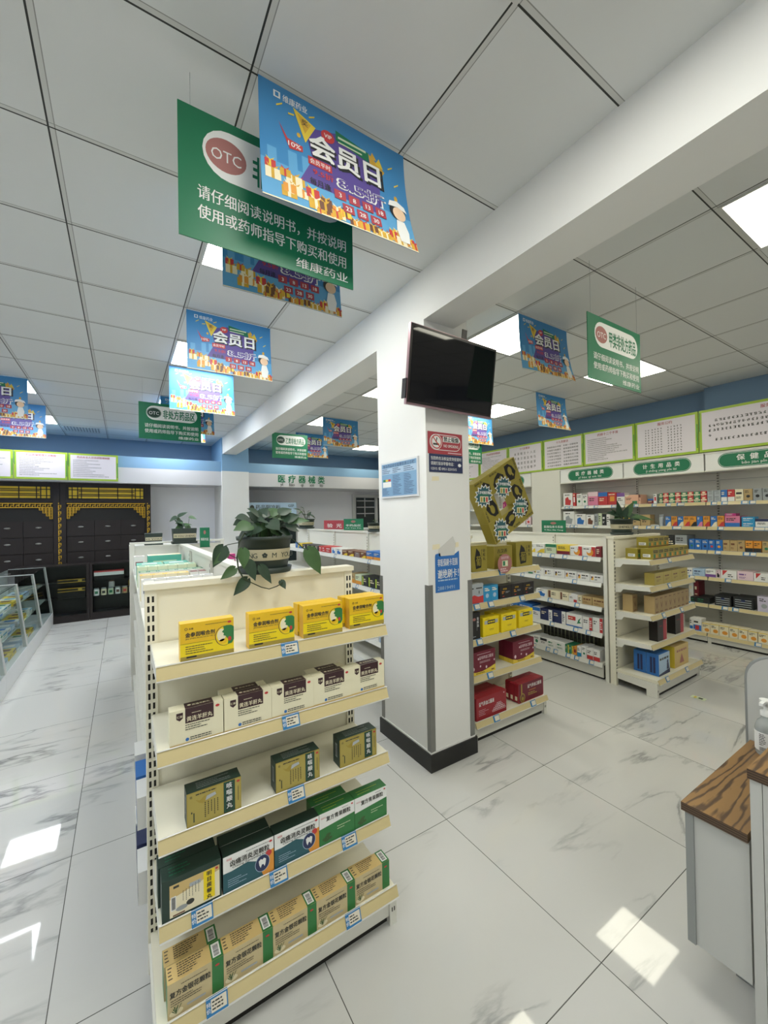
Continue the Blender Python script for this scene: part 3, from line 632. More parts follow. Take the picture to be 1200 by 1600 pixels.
end_unit('cream end shelf unit on the right with the potted plant on its top', 3.72, .87, 1.625, 1.965, UZ3, .145, 1.337,
         [[(.33, True)], [(.32, True)], [(.20, True), (.55, True)], [], [(.12, True), (.50, True)]], strips='strip_beige')

def island(label, x0, x1, y0, y1, zs, deck, top, bays, tags, spine_m='white_metal', strips=True):
    t = thing('island_shelf_unit', label, 'shelf unit', (x0, y0, 0), 0); W = x1 - x0; L = y1 - y0; c = W / 2
    mb = MB(); mb.box(c - .012, c + .012, 0, L, .05, top - .02, spine_m)
    for b in bays: mb.box(c - .0135, c - .0125, b - .0015, b + .0015, .06, top - .02, 'slot_dark')
    mb.build('back_panel', t)
    mb = MB(); mb.box(c - .03, c + .03, 0, L, top - .0195, top, 'white_metal'); mb.build('top_cap', t)
    for b in bays:
        mb = MB(); mb.box(c - .03, c - .0137, b - .015, b + .015, 0.005, top - .0205, 'white_metal'); z = .2
        while z < top - .05:
            mb.box(c - .0308, c - .0301, b - .004, b + .004, z, z + .02, 'slot_dark'); z += .0335
        mb.build('upright', t)
    px_ = .012 if x0 < .1 else 0.0
    mb = MB(); mb.box(px_, px_ + .03, 0, .032, 0, top - .001, 'white_metal'); mb.build('end_post', t)
    for i, z in enumerate(zs):
        mb = MB(); mb.box(.02, c - .0315, .061, L, z - .022, z, 'white_metal'); s_ = mb.build('shelf', t)
        mb = MB(); mb.box(c + .0315, W - .02, .061, L, z - .022, z, 'white_metal'); mb.build('shelf', t)
        if not strips: continue
        o = price_strip(s_, 0, L - .062, 0, z, 'strip_white'); o.rotation_euler = (0, 0, -HP); o.location = (.02, L, 0)
        for y in tags[i]:
            g_ = price_tag(s_, 0, 0, z, .05, True); g_.rotation_euler = (0, 0, -HP); g_.location = (.02, y1 - y0 - (y1 - y), 0)
    mb = MB(); mb.box(.012, W - .012, .061, L, deck - .024, deck, 'white_metal'); mb.box(.02, .032, .061, L, .02, deck - .025, 'white_metal'); mb.box(W - .032, W - .02, .061, L, .02, deck - .025, 'white_metal'); mb.box(.04, W - .04, .07, L - .01, 0, .019, 'slot_dark'); d_ = mb.build('base_deck', t)
    if not strips: return t
    o = price_strip(d_, 0, L - .062, 0, deck, 'strip_white'); o.rotation_euler = (0, 0, -HP); o.location = (.012, L, 0)
    for y in tags[-1]:
        g_ = price_tag(d_, 0, 0, deck, .05, True); g_.rotation_euler = (0, 0, -HP); g_.location = (.012, y - y0, 0)
    return t
island('long island shelf unit running back behind the foreground end unit', .05, .87, 1.695, 4.40, (1.11, .885, .64, .39), .14, 1.337, (.9, 1.8), [[], [], [], [], []], strips=False)
island('middle island shelf unit running back between the two columns', 1.98, 2.80, 2.42, 6.3, (1.141, .868, .62, .38), .14, 1.385, (.70, 1.62, 2.5, 3.4), [[4.75, 4.15, 3.4], [3.65, 3.35], [], [], []])
island('right island shelf unit of white shelves behind the plant-topped end unit', 3.72, 4.58, 2.03, 5.2, (1.137, .90, .672, .429), .155, 1.337, (.82, 1.7, 2.6),
       [[2.77, 2.62, 2.48, 2.27], [3.0, 2.80, 2.38], [2.66, 2.36], [2.64, 2.38, 2.25], [2.86, 2.69, 2.60, 2.46, 2.37, 2.22]])
# panel end of the left island
t = thing('shelf_end_frame', 'pale grey panel closing the far end of the left island', 'panel', (.05, 4.405, 0)); mb = MB()
mb.box(0, .035, 0, .04, 0, 1.335, 'white_metal'); mb.box(.785, .82, 0, .04, 0, 1.335, 'white_metal'); mb.build('post', t)
mb = MB(); mb.box(.036, .784, .01, .03, .05, 1.315, 'white_metal')
for z in (.5, .78, 1.05): mb.box(.037, .783, .0092, .0099, z, z + .003, 'grey_edge')
mb.build('back_panel', t); mb = MB(); mb.box(-.004, .824, -.005, .045, 1.336, 1.352, 'white_metal'); mb.build('top_cap', t)

def wall_unit(label, ya, yb, text, pin, zs, deck, tags):
    L = ya - yb; t = thing('wall_shelf_unit', label, 'shelf unit', (5.75, ya, 0), -HP, 'wall shelf units'); D = .435
    mb = MB(); mb.box(.004, L - .004, D - .02, D, .05, 2.2, 'white_metal'); mb.box(.01, L - .01, D - .0208, D - .02, 1.93, 1.934, 'grey_edge'); mb.build('back_panel', t)
    mb = MB(); mb.box(.0, .024, D - .045, D - .0205, 0, 2.2, 'white_metal'); z = .2
    while z < 2.1:
        mb.box(.004, .010, D - .0458, D - .0451, z, z + .02, 'slot_dark'); mb.box(.014, .020, D - .0458, D - .0451, z, z + .02, 'slot_dark'); z += .0335
    mb.build('upright', t)
    for i, z in enumerate(zs):
        mb = MB(); mb.box(.003, L - .003, .07, D - .047, z - .022, z, 'white_metal'); s_ = mb.build('shelf', t)
        price_strip(s_, .003, L - .003, .07, z, 'strip_beige' if ya < 3 else 'strip_white')
        for x in tags[i]: price_tag(s_, x, .07, z, .06, True)
    mb = MB(); mb.box(.003, L - .003, .01, D - .047, deck - .024, deck, 'white_metal'); mb.box(.03, L - .002, .02, .032, .022, deck - .025, 'white_metal'); mb.box(.0, .03, .012, .04, 0, deck - .025, 'white_metal'); mb.box(.031, L, .03, .05, 0, .021, 'slot_dark'); d_ = mb.build('base_deck', t)
    price_strip(d_, .003, L - .003, .01, deck, 'strip_beige')
    for x in tags[-1]: price_tag(d_, x, .01, deck, .06, True)
    mb = MB(); mb.box(.006, L - .006, .05, D - .05, 2.02, 2.235, 'sign_white'); mb.box(.0, L, .04, .05, 2.015, 2.03, 'white_metal'); mb.box(.0, L, .04, .05, 2.225, 2.24, 'white_metal'); h_ = mb.build('header_box', t)
    Fh = Fr((0, .05, 0), (1, 0, 0), (0, 0, 1)); mb = MB(); m0 = L * .14
    mb.stad(Fh, m0, 2.045, L - m0, 2.212, 'sign_green', .001); mb.stad(Fh, m0 + .008, 2.053, L - m0 - .008, 2.204, 'sign_white', .0014); mb.stad(Fh, m0 + .011, 2.056, L - m0 - .011, 2.201, 'sign_green', .0018)
    n = len(text)
    mb.txt(Fh, '  '.join(text), L / 2, 2.125, .062 if n > 3 else .07, 'sign_white', (.085 if n > 3 else .10) * n, bold=.025, d=.0024); mb.txt(Fh, pin, L / 2, 2.075, .04, 'sign_white', .07 * n, d=.0024, bold=.005); mb.build('green_title_plate', h_)
    return t
WZ = (1.66, 1.368, 1.088, .772, .45)
rt = random.Random(9)
tg = lambda n, L: sorted(rt.uniform(.04, L - .1) for _ in range(n))
for lab, ya, yb, tx, pn in (
    ('wall shelf unit with the health products header at the right edge', 1.975, 1.08, '保健品', 'bǎo jiàn pǐn'),
    ('wall shelf unit with the family planning header, second from right', 2.905, 1.98, '计生用品类', 'jì shēng yòng pǐn lèi'),
    ('wall shelf unit with the medical devices header, right of white pillar', 3.865, 2.91, '医疗器械类', 'yī liáo qì xiè lèi'),
    ('wall shelf unit left of the white pillar behind the gold box ring', 5.40, 4.405, '外用药品类', 'wài yòng yào pǐn lèi'),
    ('wall shelf unit hidden mostly by the column, furthest back', 6.40, 5.405, '内服药品类', 'nèi fú yào pǐn lèi')):
    L = ya - yb; wall_unit(lab, ya, yb, tx, pn, WZ, .118, [tg(5, L), tg(5, L), tg(4, L), tg(2, L), tg(2, L), tg(2, L)])

# ------------------------------------------------------------------ cartons on the wall, island shelves
_C = {}
def carton(wd, h, d, base, acc, style):
    k = (round(wd, 2), round(h, 2), base, acc, style)
    mb = MB(); rng = random.Random(hash(k[:2]) % 1000 + len(base) * 7 + len(acc) * 3)
    mb.box(-wd / 2, wd / 2, 0, d, 0, h, base); F = Fr((-wd / 2, 0, 0), (1, 0, 0), (0, 0, 1))
    dark = base in ('black', 'navy', 'brown', 'darkred', 'blue', 'green', 'red', 'purple', 'cyan'); ink = 'cream' if dark else 'ink'
    R = lambda a, b, c, e, m, dd=.0006: mb.rect(F, a * wd, b * h, c * wd, e * h, m, dd)
    D = lambda a, b, c, e, n, m=ink: mb.dash(F, a * wd, b * h, c * wd, e * h, n, m, rng, d=.0012, fill=.5)
    if style == 'top': R(0, .68, 1, 1, acc); D(.12, .3, .8, .58, 2)
    elif style == 'low': R(0, 0, 1, .38, acc); D(.1, .55, .85, .85, 2)
    elif style == 'mid': R(.25, .3, .8, .7, acc); D(.1, .78, .9, .92, 1)
    elif style == 'band': R(0, .32, 1, .52, acc); mb.ell(F, wd * .5, h * .74, wd * .3, h * .13, 'cream', .0008); D(.15, .08, .85, .24, 1, 'cream')
    elif style == 'dot': mb.ell(F, wd * .5, h * .38, min(wd, h) * .22, min(wd, h) * .22, acc, .0008); D(.15, .66, .85, .9, 2)
    elif style == 'blob': mb.poly(F, [(wd * a, h * b) for a, b in ((.2, .12), (.75, .08), (.85, .45), (.62, .5), (.5, .72), (.22, .6))], acc, .0008); D(.2, .78, .85, .92, 1)
    elif style == 'title': D(.12, .5, .88, .82, 1, acc); D(.12, .2, .8, .4, 2, acc)
    elif style == 'stripe':
        for i in range(4): R(.08, .16 + i * .19, .92, .22 + i * .19, 'silver' if dark else acc)
        R(.4, .6, .6, .8, acc, .0009)
    elif style == 'diag': mb.poly(F, [(wd * a, h * b) for a, b in ((.1, 0), (1, 0), (1, .5), (.6, .42))], acc, .0008); D(.12, .66, .85, .9, 2)
    elif style == 'corner': R(.55, .04, .92, .35, acc); mb.poly(F, [(0, h), (wd * .35, h), (wd * .15, h * .8), (0, h * .85)], 'cream', .0008); D(.1, .45, .7, .7, 2)
    elif style == 'tl': mb.poly(F, [(wd * .12, h), (wd * .45, h), (wd * .12, h * .35)], acc, .0008); D(.45, .2, .9, .62, 2)
    elif style == 'fruit': mb.ell(F, wd * .6, h * .32, wd * .3, h * .18, acc, .0008); R(0, .93, 1, 1, 'yellow'); D(.12, .6, .85, .85, 2)
    elif style == 'flag': R(.05, .05, .95, .5, acc); R(.25, .12, .7, .45, 'red', .0009); D(.1, .6, .9, .85, 1)
    elif style == 'right': R(.7, 0, 1, 1, 'red'); mb.ell(F, wd * .58, h * .42, wd * .26, h * .34, acc, .0008); mb.ell(F, wd * .5, h * .58, wd * .16, h * .22, base, .001); D(.08, .68, .55, .86, 1)
    elif style == 'rightband': R(.7, 0, 1, 1, acc); D(.1, .5, .6, .8, 2); D(.75, .2, .95, .8, 4, base)
    elif style == 'left': R(.08, .1, .28, .95, acc); D(.36, .4, .9, .8, 2)
    elif style == 'lefts': R(.08, .25, .26, .75, acc); R(.17, .25, .26, .5, 'yellow', .0009); R(.08, .5, .17, .75, 'navy', .0009); D(.36, .55, .92, .85, 1); D(.36, .25, .75, .45, 2)
    elif style == 'logo': R(.12, .5, .6, .8, 'red'); D(.16, .58, .56, .72, 1, 'cream'); mb.poly(F, [(wd * a, h * b) for a, b in ((.68, .3), (.78, .62), (.94, .8), (.84, .52), (.95, .4))], acc, .0008); R(0, 0, 1, .1, 'blue')
    else: D(.15, .3, .85, .8, 3)
    return mb
# (left edge, right edge, height, base colour, accent, print style, stacked, description); edges are world y along the shelf
ROWS = {}
ROWS['WALL_1'] = [
    (3.835, 3.676, 0.207, 'white', 'red', 'blob', 1, 'white carton with red swirls'),
    (3.673, 3.63, 0.201, 'red', 'white', 'mid', 1, 'narrow red carton'),
    (3.612, 3.526, 0.185, 'white', 'green', 'dot', 1, 'white carton with green mark'),
    (3.523, 3.439, 0.17, 'white', 'green', 'dot', 1, 'low white carton with green mark'),
    (3.432, 3.28, 0.201, 'pink', 'palepink', 'top', 1, 'pink carton with pale top'),
    (3.276, 3.141, 0.187, 'red', 'blue', 'top', 1, 'red carton with blue top'),
    (3.137, 3.021, 0.176, 'red', 'orange', 'mid', 1, 'red carton with orange square'),
    (3.014, 2.905, 0.165, 'white', 'purple', 'top', 1, 'white carton with purple top'),
    (2.903, 2.73, 0.13, 'peach', 'green', 'corner', 1, 'wide peach carton'),
    (2.727, 2.701, 0.129, 'peach', 'brown', 'top', 1, 'narrow peach carton'),
    (2.616, 2.549, 0.065, 'darkred', 'blue', 'top', 1, 'small dark red carton'),
    (2.546, 2.506, 0.125, 'white', 'red', 'mid', 1, 'white and red carton'),
    (2.481, 2.436, 0.129, 'green', 'cream', 'band', 2, 'green carton with yellow band'),
    (2.434, 2.372, 0.132, 'red', 'cream', 'band', 2, 'red carton with yellow band'),
    (2.369, 2.302, 0.13, 'green', 'cream', 'band', 2, 'green carton with yellow band'),
    (2.3, 2.237, 0.134, 'red', 'cream', 'band', 2, 'red carton with yellow band'),
    (2.233, 2.168, 0.13, 'green', 'cream', 'band', 2, 'green carton with yellow band'),
    (2.166, 2.104, 0.135, 'red', 'cream', 'band', 2, 'red carton with yellow band'),
    (2.1, 2.038, 0.129, 'green', 'cream', 'band', 2, 'green carton with yellow band'),
    (2.034, 1.968, 0.134, 'red', 'cream', 'band', 2, 'red carton with yellow band'),
    (1.966, 1.903, 0.136, 'silver', 'grey', 'mid', 2, 'silver carton'),
    (1.901, 1.838, 0.134, 'silver', 'grey', 'mid', 2, 'silver carton'),
    (1.836, 1.777, 0.134, 'blue', 'white', 'low', 1, 'blue and white carton'),
    (1.775, 1.71, 0.134, 'red', 'white', 'low', 1, 'red and white carton'),
    (1.707, 1.633, 0.134, 'cream', 'black', 'title', 1, 'cream carton with black lettering'),
    (1.631, 1.554, 0.131, 'tan', 'black', 'dot', 1, 'brown carton with black figure'),
    (1.552, 1.474, 0.132, 'grey', 'black', 'dot', 1, 'grey carton with black figure'),
    (1.472, 1.397, 0.13, 'grey', 'black', 'dot', 1, 'second grey carton with black figure'),
]
ROWS['WALL_2'] = [
    (3.841, 3.653, 0.212, 'white', 'grey', 'blob', 1, 'white carton with grey silhouette'),
    (3.647, 3.469, 0.171, 'white', 'blue', 'blob', 1, 'white carton with pale blue glass'),
    (3.465, 3.343, 0.159, 'white', 'brown', 'blob', 1, 'white carton with brown berries'),
    (3.34, 3.285, 0.172, 'grey', 'grey', 'plain', 1, 'narrow grey carton'),
    (3.28, 3.229, 0.178, 'palegreen', 'green', 'plain', 1, 'narrow pale green carton'),
    (3.225, 3.168, 0.166, 'black', 'white', 'title', 1, 'narrow black carton'),
    (3.164, 3.112, 0.162, 'white', 'black', 'plain', 1, 'white carton'),
    (2.932, 2.813, 0.149, 'yellow', 'black', 'stripe', 1, 'yellow carton with black stripes'),
    (2.813, 2.712, 0.147, 'tan', 'brown', 'plain', 1, 'tan carton'),
    (2.707, 2.591, 0.15, 'tan', 'brown', 'plain', 1, 'second tan carton'),
    (2.415, 2.35, 0.123, 'blue', 'cream', 'diag', 1, 'blue carton with pale corner'),
    (2.348, 2.281, 0.125, 'orange', 'red', 'diag', 1, 'amber carton with red fruit'),
    (2.279, 2.214, 0.124, 'blue', 'cream', 'diag', 1, 'blue carton with pale corner'),
    (2.212, 2.153, 0.123, 'orange', 'red', 'diag', 1, 'amber carton with red fruit'),
    (2.15, 2.08, 0.123, 'orange', 'black', 'diag', 1, 'amber carton with black glasses'),
    (2.077, 2.017, 0.123, 'blue', 'pink', 'diag', 1, 'blue carton with pink corner'),
    (2.013, 1.947, 0.125, 'orange', 'red', 'diag', 1, 'amber carton with red fruit'),
    (1.939, 1.878, 0.124, 'blue', 'cream', 'diag', 1, 'blue carton with pale corner'),
    (1.876, 1.81, 0.126, 'orange', 'red', 'diag', 1, 'amber carton with red fruit'),
    (1.806, 1.669, 0.123, 'pink', 'blue', 'low', 1, 'wide pink carton with blue wave'),
    (1.656, 1.541, 0.114, 'cyan', 'white', 'title', 2, 'bright blue carton'),
    (1.538, 1.404, 0.091, 'white', 'navy', 'top', 1, 'white carton with navy top'),
]
ROWS['WALL_3'] = [
    (2.527, 2.416, 0.159, 'grey', 'white', 'title', 1, 'grey carton'),
    (2.41, 2.316, 0.165, 'black', 'grey', 'plain', 1, 'dark carton'),
    (2.312, 2.182, 0.171, 'grey', 'white', 'low', 1, 'grey and white carton'),
    (2.162, 2.103, 0.128, 'blue', 'green', 'dot', 1, 'bright blue carton with green emblem'),
    (2.101, 2.035, 0.127, 'blue', 'cream', 'dot', 1, 'bright blue carton with cream emblem'),
    (2.033, 1.967, 0.126, 'blue', 'navy', 'dot', 1, 'bright blue carton with navy emblem'),
    (1.965, 1.901, 0.124, 'blue', 'red', 'dot', 1, 'bright blue carton with red emblem'),
    (1.899, 1.831, 0.125, 'blue', 'orange', 'dot', 1, 'bright blue carton with orange emblem'),
    (1.829, 1.763, 0.127, 'tan', 'brown', 'title', 1, 'tan carton'),
    (1.761, 1.699, 0.127, 'tan', 'brown', 'title', 1, 'tan carton'),
    (1.697, 1.631, 0.128, 'tan', 'brown', 'dot', 1, 'tan carton with brown mark'),
    (1.628, 1.561, 0.126, 'orange', 'black', 'low', 1, 'orange carton with black horse'),
    (1.559, 1.491, 0.126, 'orange', 'black', 'low', 1, 'orange carton with black horse'),
    (1.487, 1.419, 0.125, 'tan', 'green', 'dot', 1, 'tan carton with green mark'),
]
ROWS['WALL_4'] = [
    (2.2, 2.133, 0.087, 'white', 'navy', 'title', 1, 'white carton with navy letters'),
    (2.131, 2.007, 0.087, 'paleblue', 'navy', 'title', 1, 'pale blue carton'),
    (2.004, 1.901, 0.092, 'white', 'purple', 'low', 1, 'white carton with purple base'),
    (1.899, 1.859, 0.087, 'palepink', 'black', 'blob', 1, 'pale pink carton with dark figure'),
    (1.857, 1.709, 0.095, 'white', 'red', 'tl', 1, 'long white carton with red corner'),
    (1.706, 1.564, 0.098, 'palepink', 'purple', 'title', 1, 'long pale pink carton'),
    (1.562, 1.426, 0.092, 'white', 'red', 'tl', 1, 'long white carton with red corner'),
]
ROWS['WALL_5'] = [
    (2.161, 2.105, 0.065, 'black', 'green', 'title', 1, 'black and green carton'),
    (2.104, 1.968, 0.069, 'black', 'green', 'title', 1, 'long black and green carton'),
    (1.921, 1.765, 0.122, 'black', 'navy', 'stripe', 1, 'long black carton with silver stripes'),
    (1.747, 1.572, 0.128, 'black', 'navy', 'stripe', 1, 'long black carton with silver stripes'),
    (1.539, 1.425, 0.164, 'lilac', 'grey', 'dot', 1, 'lilac carton'),
]
ROWS['WALL_6'] = [
    (2.539, 2.401, 0.066, 'white', 'red', 'tl', 1, 'white and red carton'),
    (2.395, 2.321, 0.144, 'white', 'orange', 'top', 1, 'white carton with orange top'),
    (2.321, 2.25, 0.15, 'white', 'orange', 'top', 1, 'white carton with orange top'),
    (2.154, 2.121, 0.148, 'white', 'blue', 'low', 1, 'white and blue carton'),
    (2.12, 2.032, 0.151, 'white', 'blue', 'flag', 1, 'white carton with blue and red square'),
    (2.03, 1.95, 0.113, 'cream', 'orange', 'fruit', 1, 'cream carton with orange oval'),
    (1.948, 1.867, 0.118, 'cream', 'orange', 'fruit', 1, 'cream carton with orange oval'),
    (1.865, 1.777, 0.119, 'cream', 'orange', 'fruit', 1, 'cream carton with orange oval'),
    (1.774, 1.693, 0.115, 'cream', 'orange', 'fruit', 1, 'cream carton with orange oval'),
    (1.691, 1.612, 0.116, 'cream', 'orange', 'fruit', 1, 'cream carton with orange oval'),
    (1.61, 1.528, 0.114, 'cream', 'orange', 'fruit', 1, 'cream carton with orange oval'),
    (1.524, 1.445, 0.112, 'cream', 'orange', 'fruit', 1, 'cream carton with orange oval'),
]
ROWS['ISL_1'] = [
    (2.867, 2.808, 0.094, 'white', 'yellow', 'diag', 1, 'white carton with yellow corner'),
    (2.81, 2.695, 0.097, 'white', 'yellow', 'diag', 1, 'white carton with yellow corner'),
    (2.686, 2.557, 0.1, 'palegreen', 'green', 'top', 1, 'pale green carton'),
    (2.552, 2.408, 0.098, 'yellow', 'darkred', 'low', 1, 'yellow carton with dark red panel'),
    (2.405, 2.278, 0.093, 'white', 'orange', 'right', 1, 'white carton with orange crescent'),
    (2.275, 2.145, 0.094, 'white', 'orange', 'right', 1, 'white carton with orange crescent'),
    (2.142, 2.091, 0.1, 'darkred', 'red', 'plain', 1, 'dark red carton'),
]
ROWS['ISL_2'] = [
    (3.029, 2.978, 0.058, 'white', 'grey', 'title', 1, 'white carton'),
    (2.973, 2.918, 0.061, 'white', 'grey', 'title', 1, 'white carton'),
    (2.909, 2.845, 0.053, 'white', 'green', 'low', 1, 'white and green carton'),
    (2.84, 2.71, 0.077, 'white', 'brown', 'lefts', 1, 'white carton with multicoloured square'),
    (2.706, 2.589, 0.077, 'white', 'brown', 'lefts', 1, 'white carton with multicoloured square'),
    (2.586, 2.468, 0.076, 'white', 'brown', 'lefts', 1, 'white carton with multicoloured square'),
    (2.465, 2.338, 0.077, 'white', 'orange', 'lefts', 1, 'white carton with multicoloured square'),
    (2.335, 2.206, 0.072, 'white', 'orange', 'lefts', 1, 'white carton with multicoloured square'),
    (2.203, 2.077, 0.069, 'white', 'orange', 'lefts', 1, 'white carton with multicoloured square'),
]
ROWS['ISL_3'] = [
    (2.813, 2.677, 0.083, 'white', 'blue', 'blob', 1, 'white and blue carton'),
    (2.674, 2.534, 0.085, 'cream', 'brown', 'left', 1, 'cream carton with brown stripe'),
    (2.531, 2.43, 0.086, 'cream', 'brown', 'left', 1, 'cream carton with brown stripe'),
    (2.428, 2.335, 0.082, 'white', 'red', 'corner', 1, 'white carton with red mark'),
    (2.332, 2.291, 0.078, 'cream', 'brown', 'plain', 1, 'cream carton'),
    (2.288, 2.189, 0.08, 'tan', 'brown', 'title', 1, 'beige carton'),
    (2.186, 2.064, 0.079, 'tan', 'brown', 'title', 1, 'beige carton'),
]
ROWS['ISL_4'] = [
    (3.227, 3.05, 0.118, 'blue', 'white', 'low', 1, 'blue and white carton'),
    (3.045, 2.866, 0.137, 'blue', 'white', 'low', 1, 'blue and white carton'),
    (2.863, 2.765, 0.118, 'white', 'blue', 'top', 1, 'white carton with blue top'),
    (2.763, 2.619, 0.12, 'navy', 'white', 'rightband', 1, 'navy carton with white end'),
    (2.616, 2.466, 0.131, 'navy', 'white', 'rightband', 1, 'navy carton with white end'),
    (2.463, 2.293, 0.129, 'white', 'green', 'logo', 1, 'white carton with red and green mark'),
    (2.289, 2.192, 0.125, 'white', 'red', 'rightband', 1, 'white carton with red end'),
    (2.189, 2.091, 0.137, 'white', 'red', 'rightband', 1, 'white carton with red end'),
]
ROWS['ISL_5'] = [
    (2.907, 2.856, 0.068, 'white', 'green', 'dot', 1, 'white and green carton'),
    (2.853, 2.769, 0.084, 'white', 'green', 'dot', 1, 'white and green carton'),
    (2.767, 2.685, 0.079, 'white', 'black', 'top', 1, 'white carton with black top'),
    (2.682, 2.579, 0.086, 'white', 'green', 'title', 1, 'long white carton'),
    (2.577, 2.477, 0.091, 'white', 'green', 'title', 1, 'long white carton'),
    (2.476, 2.433, 0.082, 'green', 'yellow', 'rightband', 1, 'narrow green and yellow carton'),
    (2.431, 2.392, 0.08, 'green', 'yellow', 'rightband', 1, 'narrow green and yellow carton'),
    (2.391, 2.351, 0.082, 'orange', 'darkred', 'mid', 1, 'narrow orange carton'),
    (2.348, 2.304, 0.098, 'white', 'cyan', 'low', 1, 'white carton with blue base'),
    (2.302, 2.251, 0.109, 'white', 'green', 'dot', 1, 'white carton with green mark'),
    (2.248, 2.185, 0.103, 'white', 'red', 'low', 1, 'white carton with red base'),
    (2.183, 2.119, 0.106, 'white', 'red', 'low', 1, 'white carton with red base'),
]
ROWS['MID_1'] = [
    (5.398, 5.269, 0.074, 'blue', 'yellow', 'rightband', 1, 'blue and yellow carton'),
    (5.263, 5.15, 0.075, 'yellow', 'blue', 'low', 1, 'yellow carton'),
    (5.139, 5.001, 0.065, 'black', 'white', 'dot', 1, 'black carton with white disc'),
    (4.996, 4.859, 0.066, 'black', 'white', 'dot', 1, 'black carton with white disc'),
    (4.853, 4.733, 0.065, 'black', 'white', 'dot', 1, 'black carton with white disc'),
    (4.728, 4.602, 0.064, 'black', 'white', 'dot', 1, 'black carton with white disc'),
    (4.595, 4.507, 0.068, 'red', 'white', 'title', 1, 'red carton'),
    (4.502, 4.402, 0.071, 'red', 'white', 'title', 1, 'red carton'),
    (4.397, 4.26, 0.072, 'red', 'white', 'title', 1, 'red carton'),
    (4.246, 4.131, 0.068, 'white', 'blue', 'blob', 1, 'white and blue carton'),
    (4.125, 3.984, 0.064, 'white', 'blue', 'blob', 1, 'white and blue carton'),
    (3.972, 3.848, 0.058, 'brown', 'yellow', 'diag', 1, 'brown carton with yellow corner'),
    (3.84, 3.708, 0.061, 'brown', 'yellow', 'diag', 1, 'brown carton with yellow corner'),
    (3.701, 3.575, 0.061, 'brown', 'grey', 'stripe', 1, 'brown and grey carton'),
    (3.568, 3.459, 0.06, 'brown', 'yellow', 'diag', 1, 'brown carton with yellow corner'),
    (3.452, 3.323, 0.078, 'blue', 'orange', 'low', 1, 'blue carton with orange base'),
    (3.317, 3.189, 0.077, 'blue', 'orange', 'low', 1, 'blue carton with orange base'),
]
ROWS['MID_2'] = [
    (3.783, 3.69, 0.102, 'tan', 'orange', 'low', 1, 'tan and orange carton'),
    (3.683, 3.555, 0.098, 'palegreen', 'orange', 'low', 1, 'green and orange carton'),
    (3.549, 3.431, 0.098, 'black', 'lime', 'left', 1, 'black carton with lime corner'),
    (3.424, 3.3, 0.1, 'black', 'lime', 'left', 1, 'black carton with lime corner'),
    (3.294, 3.182, 0.101, 'black', 'lime', 'left', 1, 'black carton with lime corner'),
]
SHELF = {'WALL_1': (5.822, WZ[0], 'top right-wall shelf'), 'WALL_2': (5.822, WZ[1], 'second right-wall shelf'), 'WALL_3': (5.822, WZ[2], 'third right-wall shelf'),
         'WALL_4': (5.822, WZ[3], 'fourth right-wall shelf'), 'WALL_5': (5.822, WZ[4], 'fifth right-wall shelf'), 'WALL_6': (5.765, .118, 'bottom right-wall shelf'),
         'ISL_1': (3.745, 1.137, 'top right-island shelf'), 'ISL_2': (3.745, .90, 'second right-island shelf'), 'ISL_3': (3.745, .672, 'third right-island shelf'),
         'ISL_4': (3.745, .429, 'fourth right-island shelf'), 'ISL_5': (3.738, .155, 'bottom right-island shelf'),
         'MID_1': (2.004, 1.141, 'top middle-island shelf'), 'MID_2': (2.004, .868, 'second middle-island shelf')}
PROTO = {}
for key, items in ROWS.items():
    X, z, phrase = SHELF[key]
    for i, (ya, yb, h, base, acc, style, stack, desc) in enumerate(items):
        wd = ya - yb - .003; dep = .24 if key.startswith('WALL') and stack == 1 and wd > .12 else .13
        if key.startswith('ISL') or key.startswith('MID'): dep = .15
        hh = h / stack - .0006
        if key == 'WALL_6': hh = h
        for k in range(stack):
            pk = (round(wd, 2), round(hh, 2), dep, base, acc, style)
            if pk not in PROTO:
                o = carton(wd, hh, dep, base, acc, style).build('medicine_carton'); PROTO[pk] = (o, wd, hh)
            else:
                o = PROTO[pk][0].copy(); COL.objects.link(o)
            pw, ph = PROTO[pk][1:]
            o.scale = (1, 1, 1)
            o.location = (X, (ya + yb) / 2, z + .0006 + k * (ph + .0006)); o.rotation_euler = (0, 0, -HP)
            pos = ORD[i] + ' on the ' + phrase
            tag(o, ('upper ' if k else 'lower ') * (stack > 1) + desc + ', ' + pos, 'box', 'cartons on the ' + phrase)
# odd things on the right wall
mb = MB(); mb.lathe([(.026, 0), (.026, .115), (.018, .125), (.022, .127), (.022, .15)], 0, 0, 'silver', 16); tag(mb.build('spray_can', loc=(5.87, 2.475, WZ[1])), 'silver grey cylinder can between tan and blue cartons, second right-wall shelf', 'can')
mb = MB(); mb.box(-.05, .05, 0, .14, 0, .018, 'white'); mb.rect(Fr((-.05, 0, 0), (1, 0, 0), (0, 0, 1)), .01, .004, .09, .013, 'grey'); tag(mb.build('flat_packet', loc=(5.835, 2.545, WZ[1]), rz=-HP), 'flat white packet lying beside the silver can on second right-wall shelf', 'packet')
mb = carton(.10, .03, .12, 'magenta', 'white', 'title'); tag(mb.build('medicine_carton', loc=(5.83, 1.755, WZ[1] + .1245), rz=-HP), 'small magenta carton lying on top of the wide pink carton', 'box')
for i, (yy, c, lb) in enumerate(((2.19, 'white', 'slim white upright book box beside the dark red one, fifth right-wall shelf'), (2.135, 'darkred', 'slim dark red upright book box, fifth right-wall shelf'))):
    mb = carton(.045, .24, .18, c, 'cream', 'title'); tag(mb.build('book_box', loc=(5.93, yy, WZ[4]), rz=-HP), lb, 'box')
